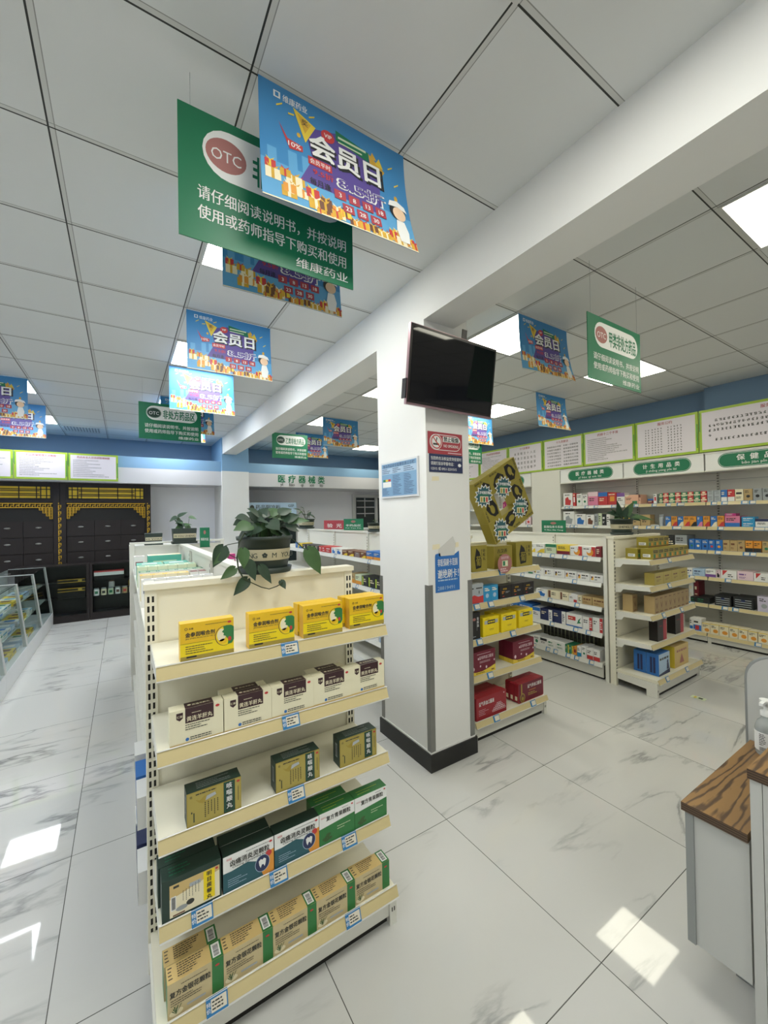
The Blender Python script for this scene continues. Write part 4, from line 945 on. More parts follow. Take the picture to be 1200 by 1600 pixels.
for i in range(5):
    mb = carton(.055, .11, .05, 'magenta', 'pink', 'mid'); mb.box(-.012, .012, .012, .036, .11, .128, 'red'); tag(mb.build('medicine_bottle_box', loc=(5.83, 5.02 - i * .066, WZ[0]), rz=-HP), 'magenta pack seen through the gold ring, ' + ORD[i], 'box', 'magenta packs seen through the gold ring')
for i, (yy, c, a) in enumerate(((4.62, 'white', 'pink'), (4.50, 'palepink', 'red'))):
    mb = carton(.10, .13, .12, c, a, 'dot'); tag(mb.build('medicine_carton', loc=(5.83, yy, WZ[1]), rz=-HP), ('white' if i == 0 else 'pale pink') + ' carton just left of the white pillar on the second wall shelf', 'box')
# upright olive packs behind the bottom row of the right island
for i in range(14):
    mb = MB(); mb.box(-.033, .033, 0, .05, 0, .19, 'rack_olive'); F_ = Fr((-.033, 0, 0), (1, 0, 0), (0, 0, 1)); mb.rect(F_, .012, .105, .054, .175, 'cab_black'); mb.rect(F_, .0, 0, .004, .19, 'palegreen', .0005)
    o = mb.build('upright_pack', loc=(3.915, 2.83 - i * .044 * 1.0 - .0 * i, .1556), rz=-HP); o.scale = (.62, 1, 1)
    tag(o, 'olive upright pack behind bottom cartons of right island, ' + ORD[i], 'pack', 'olive upright packs on the right island')

# ------------------------------------------------------------------ foreground end unit: cartons
def box_mb(W, H, D, m, front=None, top=None, side=None, c=0.0):
    mb = MB()
    vs = [(x, y, z) for z in (0, H) for y in (0, D) for x in (0, W)]
    for f, mm in (((0, 2, 3, 1), m), ((4, 5, 7, 6), top or m), ((0, 1, 5, 4), front or m), ((2, 6, 7, 3), m), ((0, 4, 6, 2), side or m), ((1, 3, 7, 5), side or m)): mb.raw(vs, [f], mm)
    return mb
FF = Fr((0, 0, 0), (1, 0, 0), (0, 0, 1))
def FT(H): return Fr((0, 0, H), (1, 0, 0), (0, 1, 0))
def FL(D): return Fr((0, D, 0), (0, -1, 0), (0, 0, 1))
mat('box_yellow', 'efd51c', 0.35, 0, 0.02, 10); mat('box_amber', 'e6bb22', 0.35, 0, 0.05, 10); mat('box_cream', 'e6e0c2', 0.45, 0, 0.02, 10); mat('box_maroon', '3a2226', 0.4, 0, 0.05, 10)
mat('box_beige', 'c9b98f', 0.45, 0, 0.05, 10); mat('box_sand', 'cfb478', 0.45, 0, 0.06, 10); mat('box_teal', '2b5a63', 0.4, 0, 0.05, 10); mat('box_leaf', '357a42', 0.4, 0, 0.06, 10)
mat('foil_gold', 'b0a055', 0.3, 0.25, 0.06, 10); mat('olive_gold', '9c8f3c', 0.3, 0.25, 0.06, 10); mat('box_crimson', '96242f', 0.4, 0, 0.05, 10); mat('box_wine', '6d1c30', 0.4, 0, 0.05, 10)
def throat_box():
    W, H, D = .154, .114, .042; mb = box_mb(W, H, D, 'box_amber', 'box_yellow'); rng = random.Random(2)
    mb.rect(FF, 0, H * .47, W, H, 'box_amber', .0002); mb.rect(FF, 0, 0, W, H * .13, 'gold', .0002)
    mb.ring(FF, .016, .097, .004, .004, .0012, 'black', .001); mb.txt(FF, '太极', .030, .0945, .0065, 'black', d=.001)
    mb.txt(FF, '金参润喉合剂', .014, .073, .015, 'ink', .083, 'l', .03, .001); mb.txt(FF, 'JIN SHEN RUN HOU HE JI', .014, .065, .006, 'ink', .083, 'l', 0, .001)
    mb.rect(FF, 0, .0525, .105, .0532, 'black', .0008)
    mb.dash(FF, .014, .02, .092, .047, 4, 'ink', rng, .001, .32); mb.stad(FF, .016, .0095, .045, .0145, 'black', .001)
    mb.dash(FF, .07, .1015, .135, .105, 1, 'ink', rng, .001, .4, False); mb.ell(FF, .141, .102, .006, .0035, 'red', .001)
    mb.ell(FF, .126, .06, .028, .031, 'brown', .0006, 28); mb.ell(FF, .127, .06, .0265, .0295, 'box_yellow', .0009, 28); mb.ell(FF, .117, .063, .013, .02, 'cream', .0011); mb.ell(FF, .121, .043, .012, .008, 'box_amber', .0011)
    mb.poly(FF, [(.131, .092), (.122, .089), (.124, .08), (.118, .073), (.124, .068), (.122, .062), (.13, .058), (.137, .046), (.1355, .032), (.148, .034), (W, .045), (W, .085), (.146, .091)], 'box_leaf', .0016)
    mb.ell(FF, .141, .049, .005, .007, 'red', .002)
    return mb
def cream_box():
    W, H, D = .150, .106, .040; mb = box_mb(W, H, D, 'box_cream'); rng = random.Random(4)
    mb.rect(FF, .042, .062, .122, H, 'box_maroon', .0005); mb.rect(FT(H), .042, 0, .122, D, 'box_maroon', .0005)
    mb.txt(FF, '黄连羊肝丸', .082, .068, .016, 'cream', .072, d=.001, bold=.02); mb.dash(FF, .06, .088, .105, .092, 1, 'cream', rng, .001, .4)
    mb.ell(FT(H), .055, .02, .005, .005, 'cream', .001); mb.txt(FT(H), '黄连羊肝丸', .088, .014, .011, 'cream', .05, d=.001)
    mb.poly(FF, [(.018, .097), (.036, .097), (.036, .080), (.027, .073), (.018, .080)], 'box_maroon', .0005); mb.txt(FF, '仁和', .027, .083, .008, 'cream', d=.001)
    mb.dash(FF, .042, .04, .12, .06, 3, 'ink', rng, .001, .35); mb.ell(FF, .133, .094, .006, .004, 'red', .001)
    mb.ell(FF, .047, .014, .005, .005, 'blue', .001); mb.dash(FF, .055, .009, .115, .021, 2, 'ink', rng, .001, .45, False)
    mb.rect(FF, 0, 0, W, .006, 'box_sand', .0004)
    return mb
def cough_box():
    W, H, D = .158, .102, .056; mb = box_mb(W, H, D, 'darkgreen', 'foil_gold'); rng = random.Random(6)
    mb.dash(FT(H), .03, .01, .14, .045, 4, 'grey', rng, .0006, .25)
    mb.rect(FF, .105, .004, .139, H, 'darkgreen', .0005); mb.rect(FF, .1085, .008, .1355, H - .004, 'sign_green', .0007); mb.rect(FF, .1095, .009, .1345, H - .005, 'darkgreen', .0009)
    mb.txt(FF, '咳喘顺丸', .122, .080, .0185, 'sign_white', d=.0013, vert=True, bold=.02)
    for a in ((0, 0, W, .002), (0, H - .002, W, H), (0, 0, .002, H), (W - .002, 0, W, H)): mb.rect(FF, *a, 'gold', .0008)
    mb.txt(FF, '信', .012, .086, .008, 'ink', d=.001); mb.dash(FF, .025, .088, .088, .096, 1, 'ink', rng, .001, .4)
    mb.poly(FF, [(.024, .078), (.036, .072), (.05, .082), (.066, .08), (.058, .066), (.045, .060), (.034, .066)], 'gold', .0008); mb.poly(FF, [(.052, .066), (.056, .079), (.08, .083), (.083, .074)], 'silver', .0009)
    for i in range(5):
        for j in range(8 - i % 3): mb.rect(FF, .050 + i * .009, .058 - j * .006, .0525 + i * .009, .062 - j * .006, 'ink', .0009)
    mb.rect(FF, .018, .012, .021, .04, 'darkgreen', .0008); mb.ell(FF, .0135, .042, .002, .003, 'ink', .0008); mb.rect(FF, .148, .03, .1495, .075, 'ink', .0008); mb.ell(FF, .149, .091, .005, .0035, 'red', .001)
    mb.rect(FL(D), .02, .03, .036, .08, 'silver', .0006); mb.bars(Fr((0, D, 0), (0, -1, 0), (0, 0, 1)), .022, .034, .034, .076, rng, d=.0009)
    return mb
def eye_box():
    W, H, D = .163, .118, .06; mb = box_mb(W, H, D, 'darkgreen'); rng = random.Random(8)
    mb.rect(FF, .02, .006, .158, .10, 'cream', .0005); mb.poly(FF, [(.02, .06), (.158, .085), (.158, .10), (.02, .10)], 'box_sand', .0008)
    mb.rect(FF, .112, .012, .144, .098, 'box_yellow', .0012); mb.txt(FF, '明目蒺藜丸', .128, .083, .0155, 'black', d=.0016, vert=True, bold=.03)
    mb.rect(FF, .073, .073, .104, .084, 'silver', .0012); mb.rect(FF, .023, .025, .037, .066, 'sign_white', .001); mb.bars(FF, .025, .028, .035, .063, rng, d=.0014)
    for i in range(6):
        for j in range(6 + i % 2): mb.rect(FF, .055 + i * .0085, .068 - j * .005 + i * .002, .0565 + i * .0085, .0715 - j * .005 + i * .002, 'ink', .0012)
    mb.ell(FF, .075, .030, .011, .008, 'ink', .0012); mb.ell(FF, .052, .024, .016, .007, 'grey', .0012); mb.rect(FF, .028, .008, .06, .012, 'brown', .0012); mb.rect(FF, .03, .088, .045, .095, 'ink', .0012); mb.ell(FF, .15, .094, .004, .0035, 'red', .0014)
    mb.dash(FT(H), .02, .01, .1, .05, 3, 'sign_green', rng, .0006, .25)
    return mb
def tooth_box():
    W, H, D = .160, .113, .05; mb = box_mb(W, H, D, 'darkgreen'); rng = random.Random(10)
    mb.rect(FF, 0, 0, W, H, 'sign_white', .0004); mb.poly(FF, [(0, 0), (.125, 0), (.105, .055), (.075, .068), (0, .058)], 'box_teal', .0008); mb.poly(FF, [(.125, 0), (W, 0), (W, .075), (.135, .068), (.105, .05)], 'orange', .0008)
    mb.poly(FF, [(0, 0), (.11, 0), (.095, .06), (0, .062)], 'box_teal', .001)
    mb.txt(FF, '齿痛消炎灵颗粒', .083, .078, .0195, 'ink', .125, bold=.03, d=.0012); mb.txt(FF, 'Chitong Xiaoyanling Keli', .083, .069, .009, 'ink', .11, d=.0012); mb.txt(FF, '科田', .018, .098, .008, 'red', d=.0012); mb.dash(FF, .07, .101, .15, .105, 1, 'ink', rng, .0012, .4, False)
    mb.ell(FF, .122, .042, .024, .027, 'navy', .0014, 24); mb.ring(FF, .122, .042, .024, .027, .0015, 'paleblue', .0016)
    mb.poly(FF, [(.110, .052), (.117, .057), (.122, .053), (.127, .057), (.134, .052), (.132, .038), (.129, .029), (.125, .038), (.120, .038), (.116, .029), (.112, .038)], 'sign_white', .0018)
    mb.ell(FF, .143, .066, .010, .010, 'red', .0014); mb.dash(FF, .014, .014, .075, .04, 4, 'paleblue', rng, .0014, .25); mb.ell(FF, .15, .102, .005, .0035, 'red', .0014)
    return mb
def olive_box():
    W, H, D = .142, .114, .05; mb = box_mb(W, H, D, 'box_leaf', None, 'box_leaf'); rng = random.Random(12)
    mb.poly(FF, [(0, H * .52), (W, H * .62), (W, H), (0, H)], 'sign_white', .0005)
    mb.txt(FF, '复方青果颗粒', .076, .082, .0185, 'ink', .098, bold=.03, d=.001); mb.txt(FF, '白云山', .016, .094, .0065, 'red', d=.001); mb.ell(FF, .132, .105, .004, .003, 'red', .001); mb.dash(FF, .09, .103, .125, .107, 1, 'ink', rng, .001, .4)
    mb.dash(FF, .07, .032, .13, .05, 2, 'palegreen', rng, .001, .25)
    for a, b in ((.02, .02), (.03, .026), (.027, .014), (.04, .018), (.035, .032)): mb.ell(FF, a, b, .009, .005, 'leaf_light', .0008)
    mb.dash(FT(H), .02, .008, .12, .035, 2, 'lime', rng, .0006, .2)
    return mb
def honey_box():
    W, H, D = .150, .098, .057; mb = box_mb(W, H, D, 'box_beige', None, 'box_sand', 'box_leaf'); rng = random.Random(14); k = .118
    mb.rect(FF, k, 0, W, H, 'box_leaf', .0005); mb.rect(FT(H), k, 0, W, D, 'box_leaf', .0005)
    mb.txt(FF, '复方金银花颗粒', .060, .058, .0185, 'ink', .108, bold=.03, d=.001); mb.dash(FF, .035, .082, .105, .087, 1, 'ink', rng, .001, .35, False); mb.dash(FF, .008, .032, .108, .052, 3, 'ink', rng, .001, .32)
    mb.ell(FF, .022, .013, .018, .009, 'cream', .0008)
    for i in range(9): mb.poly(FF, [(.022, .008), (.010 + i * .003, .02 + (i % 3) * .005), (.013 + i * .003, .021 + (i % 3) * .005)], 'leaf_light', .0012)
    mb.rect(FF, .05, .014, .10, .020, 'silver', .0008); mb.ell(FF, .133, .08, .006, .003, 'red', .001)
    mb.dash(FT(H), .028, .008, .112, .052, 6, 'ink', rng, .0008, .4); mb.dash(FT(H), .004, .008, .018, .052, 4, 'ink', rng, .0008, .3)
    mb.rect(FT(H), k + .004, .006, W - .005, D - .006, 'sign_white', .0009); mb.bars(Fr((k + .006, .048, H), (0, -1, 0), (1, 0, 0)), .004, 0.002, .038, .017, rng, d=.0014)
    return mb
def put(kind, mbf, X, Y, z, labels, group, rz=0.0, extra=()):
    o0 = None
    for i, (x, lb) in enumerate(zip(X, labels)):
        if o0 is None: o = o0 = mbf().build(kind)
        else: o = o0.copy(); COL.objects.link(o)
        y = Y[i] if isinstance(Y, (list, tuple)) else Y
        o.location = (x, y, z + .0007); o.rotation_euler = (0, 0, rz); tag(o, lb, 'box', group)
N4 = ('leftmost', 'second from left', 'third from left', 'rightmost')
N5 = ('leftmost', 'second from left', 'third from left', 'fourth from left', 'rightmost')
put('throat_medicine_box', throat_box, (.140, .343, .532, .722), (1.358, 1.362, 1.368, 1.377), UZ[0], ['yellow throat medicine box on the foreground unit\'s top shelf, ' + n for n in N4], 'yellow boxes on the foreground unit')
put('throat_medicine_box', throat_box, (.528, .714), (1.412, 1.421), UZ[0], ['yellow box standing directly behind the third yellow box', 'yellow box standing directly behind the rightmost yellow box'], 'yellow boxes on the foreground unit')
put('eye_medicine_box', cream_box, (.109, .262, .413, .564, .714), (1.357, 1.357, 1.358, 1.360, 1.362), UZ[1], ['cream and maroon medicine box on the foreground second shelf, ' + n for n in N5], 'cream boxes on the foreground unit')
put('eye_medicine_box', cream_box, (.258, .558), (1.399, 1.402), UZ[1], ['cream and maroon box directly behind the second cream box', 'cream and maroon box directly behind the fourth cream box'], 'cream boxes on the foreground unit')
put('cough_medicine_box', cough_box, (.152, .423, .664), (1.357, 1.357, 1.362), UZ[2], ['gold and dark green box on the foreground third shelf, ' + n for n in ('left', 'middle', 'right')], 'gold and green boxes on the foreground unit')
put('eyesight_medicine_box', eye_box, (.084,), 1.358, UZ[3], ['dark green box with yellow title panel, left end of the fourth foreground shelf'], 'boxes on the fourth foreground shelf')
put('eyesight_medicine_box', eye_box, (.078,), 1.42, UZ[3], ['dark green box directly behind the one with the yellow title panel'], 'boxes on the fourth foreground shelf')
put('toothache_medicine_box', tooth_box, (.2525, .4155), 1.358, UZ[3], ['white and teal box with a tooth emblem, left of the pair', 'white and teal box with a tooth emblem, right of the pair'], 'boxes on the fourth foreground shelf')
put('toothache_medicine_box', tooth_box, (.2525,), 1.4095, UZ[3], ['dark-topped box behind the left tooth-emblem box'], 'boxes on the fourth foreground shelf')
put('throat_granule_box', olive_box, (.577, .7205), 1.358, UZ[3], ['green and white box beside the tooth-emblem boxes', 'green and white box at the right end of the fourth foreground shelf'], 'boxes on the fourth foreground shelf')
put('throat_granule_box', olive_box, (.57,), 1.4105, UZ[3], ['dark green box behind the left green and white box'], 'boxes on the fourth foreground shelf')
put('honeysuckle_granule_box', honey_box, (.0925, .2435, .3945, .5455, .6965), (1.318, 1.318, 1.318, 1.318, 1.322), .142, ['beige and green granule box on the foreground bottom deck, ' + n for n in N5], 'beige granule boxes on the foreground unit')
put('honeysuckle_granule_box', honey_box, (.088,), 1.3765, .142, ['beige and green granule box in shade behind the leftmost one'], 'beige granule boxes on the foreground unit')

# ------------------------------------------------------------------ cartons on the unit by the column
def gold_box(W, H, D, t1, big):
    mb = box_mb(W, H, D, 'olive_gold'); rng = random.Random(int(W * 1000))
    if big:
        mb.poly(FF, [(W * .25, H * .1), (W * .6, H * .15), (W * .62, H * .45), (W * .5, H * .75), (W * .3, H * .9), (W * .18, H * .5)], 'cab_black', .0006)
        mb.txt(FF, '葡', W * .42, H * .25, H * .42, 'olive_gold', W * .3, d=.0012, bold=.02); mb.txt(FF, t1, W * .8, H * .74, H * .14, 'cab_black', d=.001, vert=True, bold=.02)
        mb.dash(FF, W * .62, H * .55, W * .68, H * .85, 5, 'cab_black', rng, .001, .5); mb.rect(FF, W * .65, H * .08, W * .9, H * .10, 'gold', .001)
    else:
        mb.txt(FF, t1, W * .45, H * .7, H * .2, 'cab_black', W * .55, d=.001, bold=.02); mb.dash(FF, W * .28, H * .56, W * .65, H * .62, 1, 'cab_black', rng, .001, .5); mb.poly(FF, [(W * .6, H * .2), (W * .92, H * .25), (W * .9, H * .48), (W * .62, H * .5)], 'cab_black', .0008)
        mb.rect(FF, 0, 0, W * .04, H, 'gold', .0006); mb.rect(FF, W * .96, 0, W, H, 'gold', .0006)
    return mb
z1 = UZ2[0] + .0006
tag(gold_box(.15, .185, .09, '轻松丸', True).build('gold_gift_box', loc=(2.06, 2.07, z1)), 'olive gold box at left under the ring, beside the column', 'box', 'gold boxes')
tag(gold_box(.20, .168, .11, '古汉养', False).build('gold_gift_box', loc=(2.30, 2.085, z1)), 'olive gold box in the middle under the ring, behind the pink disc', 'box', 'gold boxes')
tag(gold_box(.19, .188, .09, '轻松丸', True).build('gold_gift_box', loc=(2.522, 2.065, z1)), 'olive gold box at the right end of the shelf under the ring', 'box', 'gold boxes')
mb = MB(); Fd = Fr((0, 0, 0), (1, 0, 0), (0, 0, 1)); n = 28
mb.extr([(.075 * math.cos(2 * math.pi * i / n), 0, .07 * math.sin(2 * math.pi * i / n)) for i in range(n)], (0, .002, 0), 'oval_red')
mb.rect(Fd, -.03, -.02, .03, .022, 'palegreen', .001); mb.rect(Fd, -.022, -.014, .0, .018, 'sign_green', .0014); mb.rect(Fd, .006, -.012, .024, .014, 'cream', .0014); mb.txt(Fd, '会员专享', 0, .035, .022, 'palepink', .08, d=.001); mb.dash(Fd, -.05, -.06, .05, -.03, 2, 'palepink', random.Random(3), .001, .5)
tag(mb.build('promotion_disc', loc=(2.345, 2.022, UZ2[0] + .045)), 'pinkish red round card standing before the middle gold box', 'sign')
# ring of eight gold boxes standing as a diamond
S, T, CXr, CYr, CZr = .485, .152, 2.385, 2.085, 1.664
a0 = math.radians(27); n = 0
burst = {0: (.0525, .0345), 1: (.102, .0), 4: (.12, .0325), 6: (.0635, .0515)}
posn = ('top edge, left piece', 'top edge, right piece', 'right edge, upper piece', 'right edge, lower piece', 'bottom edge, right piece', 'bottom edge, left piece', 'left edge, lower piece', 'left edge, upper piece')
for side in range(4):
    a = a0 - side * HP; ux, uz = math.cos(a), math.sin(a); vx, vz = -uz, ux; L = (S - T) / 2
    for k in range(2):
        u0 = -S / 2 + k * L; v0 = S / 2 - T
        loc = (CXr + ux * u0 + vx * v0, CYr - .04, CZr + uz * u0 + vz * v0)
        t = thing('gold_ring_box', 'olive gold box in the diamond ring, ' + posn[n], 'box', loc, 0, 'gold boxes forming the diamond ring'); t.rotation_euler = (0, -a, 0)
        W_, H_ = L - .001, T - .001
        mb = box_mb(W_, H_, .085, 'olive_gold'); rng = random.Random(n)
        mb.poly(FF, [(W_ * x, H_ * y) for x, y in ((.12, .1), (.5, .05), (.85, .2), (.9, .55), (.6, .8), (.3, .65), (.1, .4))], 'cab_black', .0006); mb.ell(FF, W_ * .45, H_ * .4, W_ * .2, H_ * .15, 'olive_gold', .0009); mb.poly(FF, [(W_ * .4, H_ * .4), (W_ * .7, H_ * .6), (W_ * .75, H_ * .5)], 'gold', .0012)
        mb.txt(FF, '轻松丸', W_ * .3, H_ * .84, H_ * .11, 'cab_black', W_ * .5, d=.001, bold=.02)
        for e_ in ((0, 0, W_, .002), (0, H_ - .002, W_, H_), (0, 0, .002, H_), (W_ - .002, 0, W_, H_)): mb.rect(FF, *e_, 'gold', .0011)
        mb.build('carton', t)
        if n in burst:
            sm = MB(); pts = []; (cx, cz), rr = burst[n], .092
            for i in range(28):
                r_ = rr * (1.0 if i % 2 == 0 else .74); q = 2 * math.pi * i / 28 + a; pts.append((cx + r_ * math.cos(q) * 1.05, cz + r_ * math.sin(q) * .9))
            sm.extr([FF.p(x, y, .003) for x, y in pts], (0, -.002, 0), 'sign_white'); sm.poly(FF, [(cx + (x - cx) * .88, cz + (y - cz) * .88) for x, y in pts], 'box_teal', .0054)
            ca, sa = math.cos(-a), math.sin(-a); Fs = Fr(FF.p(cx, cz, 0), (ca, 0, sa), (-sa, 0, ca))
            sm.txt(Fs, '三步老板价喔', 0, .016, .024, 'sign_white', .12, d=.0062, bold=.03); sm.rect(Fs, -.05, .004, .045, .012, 'sign_green', .0058); sm.rect(Fs, -.04, -.045, .045, -.002, 'cream', .0058)
            for j, c in enumerate(('gold', 'sign_green', 'red')): sm.rect(Fs, -.033 + j * .026, -.042, -.015 + j * .026, -.008, c, .0062)
            sm.build('promotion_sticker', t)
        n += 1
# second shelf
z2 = UZ2[1] + .0006
def w_box():
    W, H, D = .164, .138, .06; mb = box_mb(W, H, D, 'paleblue', None, 'white'); rng = random.Random(1)
    mb.rect(FF, 0, H * .4, W, H, 'silver', .0003); mb.poly(FF, [(0, 0), (W, 0), (W, H * .38), (W * .7, H * .34), (W * .45, H * .44), (W * .2, H * .33), (0, H * .36)], 'red', .0006)
    for a in (.25, .75): mb.rect(FF, W * (a - .18), H * .74, W * (a + .18), H * .80, 'ink', .0006); mb.ell(FF, W * a, H * .56, .004, .012, 'ink', .0006)
    return mb
tag(w_box().build('medicine_box', loc=(1.981, 2.05, z2)), 'silver and red box at the left of the second column-side shelf', 'box')
for i, x in enumerate((2.148, 2.224)):
    mb = carton(.073, .112, .06, 'cyan', 'paleblue', 'dot'); mb.txt(Fr((-.036, 0, 0), (1, 0, 0), (0, 0, 1)), '25', .036, .075, .03, 'sign_white', d=.0014)
    tag(mb.build('medicine_box', loc=(x + .036, 2.05, z2)), 'light blue box numbered 25, %s of the pair beside the silver box' % ('left', 'right')[i], 'box')
for i, x in enumerate((2.312, 2.444, 2.576)):
    W, H, D = .129, .096, .07; mb = box_mb(W, H, D, 'leather_black'); rng = random.Random(i); mb.txt(FF, '参苓膏', W * .45, H * .68, .014, 'box_amber', d=.001); mb.dash(FF, W * .2, H * .35, W * .45, H * .6, 2, 'orange', rng, .001, .5); mb.dash(FF, W * .5, H * .4, W * .9, H * .55, 2, 'silver', rng, .001, .4); mb.dash(FF, W * .25, H * .12, W * .4, H * .24, 1, 'red', rng, .001, .5)
    tag(mb.build('medicine_box', loc=(x, 2.05, z2)), 'glossy black box on the second column-side shelf, ' + ('left', 'middle', 'right')[i], 'box', 'black boxes beside the column')
z3 = UZ2[2] + .0006
mb = box_mb(.118, .188, .06, 'leather_black'); mb.ell(FF, .06, .14, .016, .01, 'oval_red', .001); mb.txt(FF, '金蛋清', .095, .135, .022, 'sign_white', d=.001, vert=True); mb.rect(FF, .04, .018, .075, .022, 'silver', .001); mb.rect(FF, .085, .06, .087, .12, 'grey', .001)
tag(mb.build('medicine_box', loc=(1.99, 2.05, z3)), 'tall black box left of the yellow boxes beside the column', 'box')
def y_box():
    W, H, D = .165, .135, .07; mb = box_mb(W, H, D, 'box_yellow'); rng = random.Random(3)
    mb.rect(FF, W * .1, H * .65, W * .93, H * .84, 'silver', .0006); mb.rect(FF, W * .28, H * .64, W * .75, H * .85, 'ink', .0009); mb.dash(FF, W * .32, H * .69, W * .72, H * .8, 1, 'box_yellow', rng, .0013, .6, False)
    for i in range(4): mb.rect(FF, W * (.4 + .03 * i), H * (.3 + .05 * (i % 2)), W * (.6 + .02 * i), H * (.31 + .05 * (i % 2)), 'brown', .0006)
    mb.rect(FF, W * .36, H * .36, W * .68, H * .37, 'brown', .0006); mb.rect(FF, W * .15, H * .04, W * .9, H * .05, 'brown', .0006); mb.rect(FF, W * .15, H * .9, W * .4, H * .92, 'brown', .0006)
    return mb
put('medicine_box', y_box, (2.135, 2.328, 2.524), (2.05, 2.052, 2.054), UZ2[2], ['yellow box with dark title band beside the column, ' + n for n in ('left', 'middle', 'right')], 'yellow boxes beside the column')
put('medicine_box', y_box, (2.305, 2.50), (2.125, 2.128), UZ2[2], ['yellow box behind the middle banded yellow box', 'yellow box behind the right banded yellow box'], 'yellow boxes beside the column')
def wine_box():
    W, H, D = .245, .16, .045; mb = box_mb(W, H, D, 'box_wine'); rng = random.Random(5)
    mb.poly(FF, [(0, 0), (W, 0), (W, H * .3), (W * .8, H * .22), (W * .45, H * .12), (W * .2, H * .13), (0, H * .2)], 'yellow', .0006); mb.rect(FL(D), 0, 0, D, H * .2, 'yellow', .0006)
    mb.txt(FF, '益母养血口服液', W * .62, H * .66, .026, 'palepink', W * .58, d=.001, bold=.01); mb.dash(FF, W * .35, H * .48, W * .9, H * .58, 2, 'palepink', rng, .001, .3); mb.rect(FF, W * .25, H * .88, W * .8, H * .895, 'palepink', .001)
    for x, y, r in ((.1, .3, .011), (.38, .36, .006), (.62, .27, .008), (.95, .5, .006), (.3, .7, .006)): mb.ell(FF, W * x, H * y, r, r * 1.2, 'palepink', .001)
    mb.dash(FF, W * .2, H * .05, W * .55, H * .1, 1, 'ink', rng, .001, .6, False); mb.rect(FF, W * .82, H * .07, W * .94, H * .12, 'brown', .001)
    return mb
put('tonic_box', wine_box, (2.012, 2.012, 2.012), (2.052, 2.098, 2.144), UZ2[3], ['wine red and yellow tonic box, left stack, ' + n for n in ('front', 'middle', 'back')], 'wine red tonic boxes')
put('tonic_box', wine_box, (2.452, 2.452, 2.452), (2.055, 2.101, 2.147), UZ2[3], ['wine red and yellow tonic box, right stack, ' + n for n in ('front', 'middle', 'back')], 'wine red tonic boxes')
def red_box():
    W, H, D = .30, .152, .055; mb = box_mb(W, H, D, 'box_crimson'); rng = random.Random(7)
    mb.txt(FF, '益气养血口服液', W * .33, H * .64, .032, 'sign_white', W * .5, d=.001, bold=.02)
    for r_, (a, b) in enumerate(((.54, .93), (.58, .90), (.64, .84), (.69, .79))):
        k = int((b - a) / .05) + 1
        for i in range(k): mb.ring(FF, W * (a + (b - a) * i / max(1, k - 1)), H * (.22 + r_ * .09), .010, .008, .003, 'palepink', .001, 10)
    mb.dash(FF, W * .07, H * .18, W * .42, H * .48, 4, 'palepink', rng, .001, .2); mb.rect(FL(D), .01, .03, .035, .10, 'cream', .0008); mb.bars(FL(D), .012, .034, .033, .096, rng, d=.0012); mb.ell(FF, W * .92, H * .9, .006, .004, 'palepink', .001)
    return mb
put('tonic_box', red_box, (2.018, 2.012), (2.012, 2.068), .1405, ['crimson tonic box with a heap picture, front of the bottom deck', 'crimson tonic box behind the one with a heap picture'], 'crimson tonic boxes')
put('tonic_box', red_box, (2.0,), (2.125,), .1405, ['crimson tonic box deepest in shade at the back left of the bottom deck'], 'crimson tonic boxes')
def brown_box():
    W, H, D = .295, .146, .038; mb = MB(); c = .008
    mb.extr([(c, 0, 0), (W - c, 0, 0), (W, 0, c), (W, 0, H - c), (W - c, 0, H), (c, 0, H), (0, 0, H - c), (0, 0, c)], (0, D, 0), 'box_crimson'); rng = random.Random(9)
    mb.rect(FF, .006, .006, W - .006, H - .006, 'box_wine', .0005); mb.txt(FF, '益气养血口服液', W * .64, H * .66, .03, 'sign_white', W * .56, d=.001, bold=.02)
    mb.rect(FF, W * .11, H * .02, W * .15, H * .95, 'gold', .0008); mb.ell(FF, W * .16, H * .24, .028, .034, 'gold', .0012); mb.ell(FF, W * .16, H * .24, .022, .028, 'brown', .0016); mb.ell(FF, W * .16, H * .2, .012, .014, 'gold', .002); mb.dash(FF, W * .38, H * .25, W * .75, H * .42, 2, 'gold', rng, .001, .5); mb.dash(FF, W * .42, H * .48, W * .8, H * .54, 1, 'orange', rng, .001, .4); mb.rect(FL(D), .008, .02, .028, .05, 'cream', .0008)
    return mb
put('tonic_box', brown_box, (2.462, 2.460, 2.458), (2.022, 2.062, 2.102), .1405, ['dark red tonic box with a gold medallion, frontmost', 'dark red tonic box second behind the medallion front', 'dark red tonic box third behind the medallion front'], 'dark red tonic boxes')

# ------------------------------------------------------------------ cartons on the plant-topped end unit
def olive_pill():
    W, H, D = .098, .092, .10; mb = box_mb(W, H, D, 'olive_gold'); rng = random.Random(2); mb.rect(FF, W * .1, H * .62, W * .9, H * .85, 'cab_black', .0006); mb.dash(FF, W * .15, H * .67, W * .85, H * .8, 1, 'olive_gold', rng, .001, .6); mb.rect(FF, W * .15, H * .15, W * .4, H * .5, 'sign_green', .0006); mb.ell(FF, W * .7, H * .3, .014, .016, 'orange', .0006); mb.rect(FF, 0, 0, W, H * .1, 'brown', .0006); mb.rect(FL(D), .02, .02, .08, .045, 'sign_white', .0008); mb.dash(FL(D), .024, .024, .076, .04, 2, 'ink', rng, .0012, .5)
    return mb
zz = UZ3[0]
put('olive_medicine_box', olive_pill, [3.832 + i * .1 for i in range(7)], 1.69, zz, ['olive gold box in the long front row under the plant, ' + ORD[i] for i in range(7)], 'olive gold boxes under the plant')
put('olive_medicine_box', olive_pill, [3.99 + i * .1 for i in range(4)], 1.795, zz + .09, ['olive gold box in the raised back row under the plant, ' + ORD[i] for i in range(4)], 'olive gold boxes under the plant')
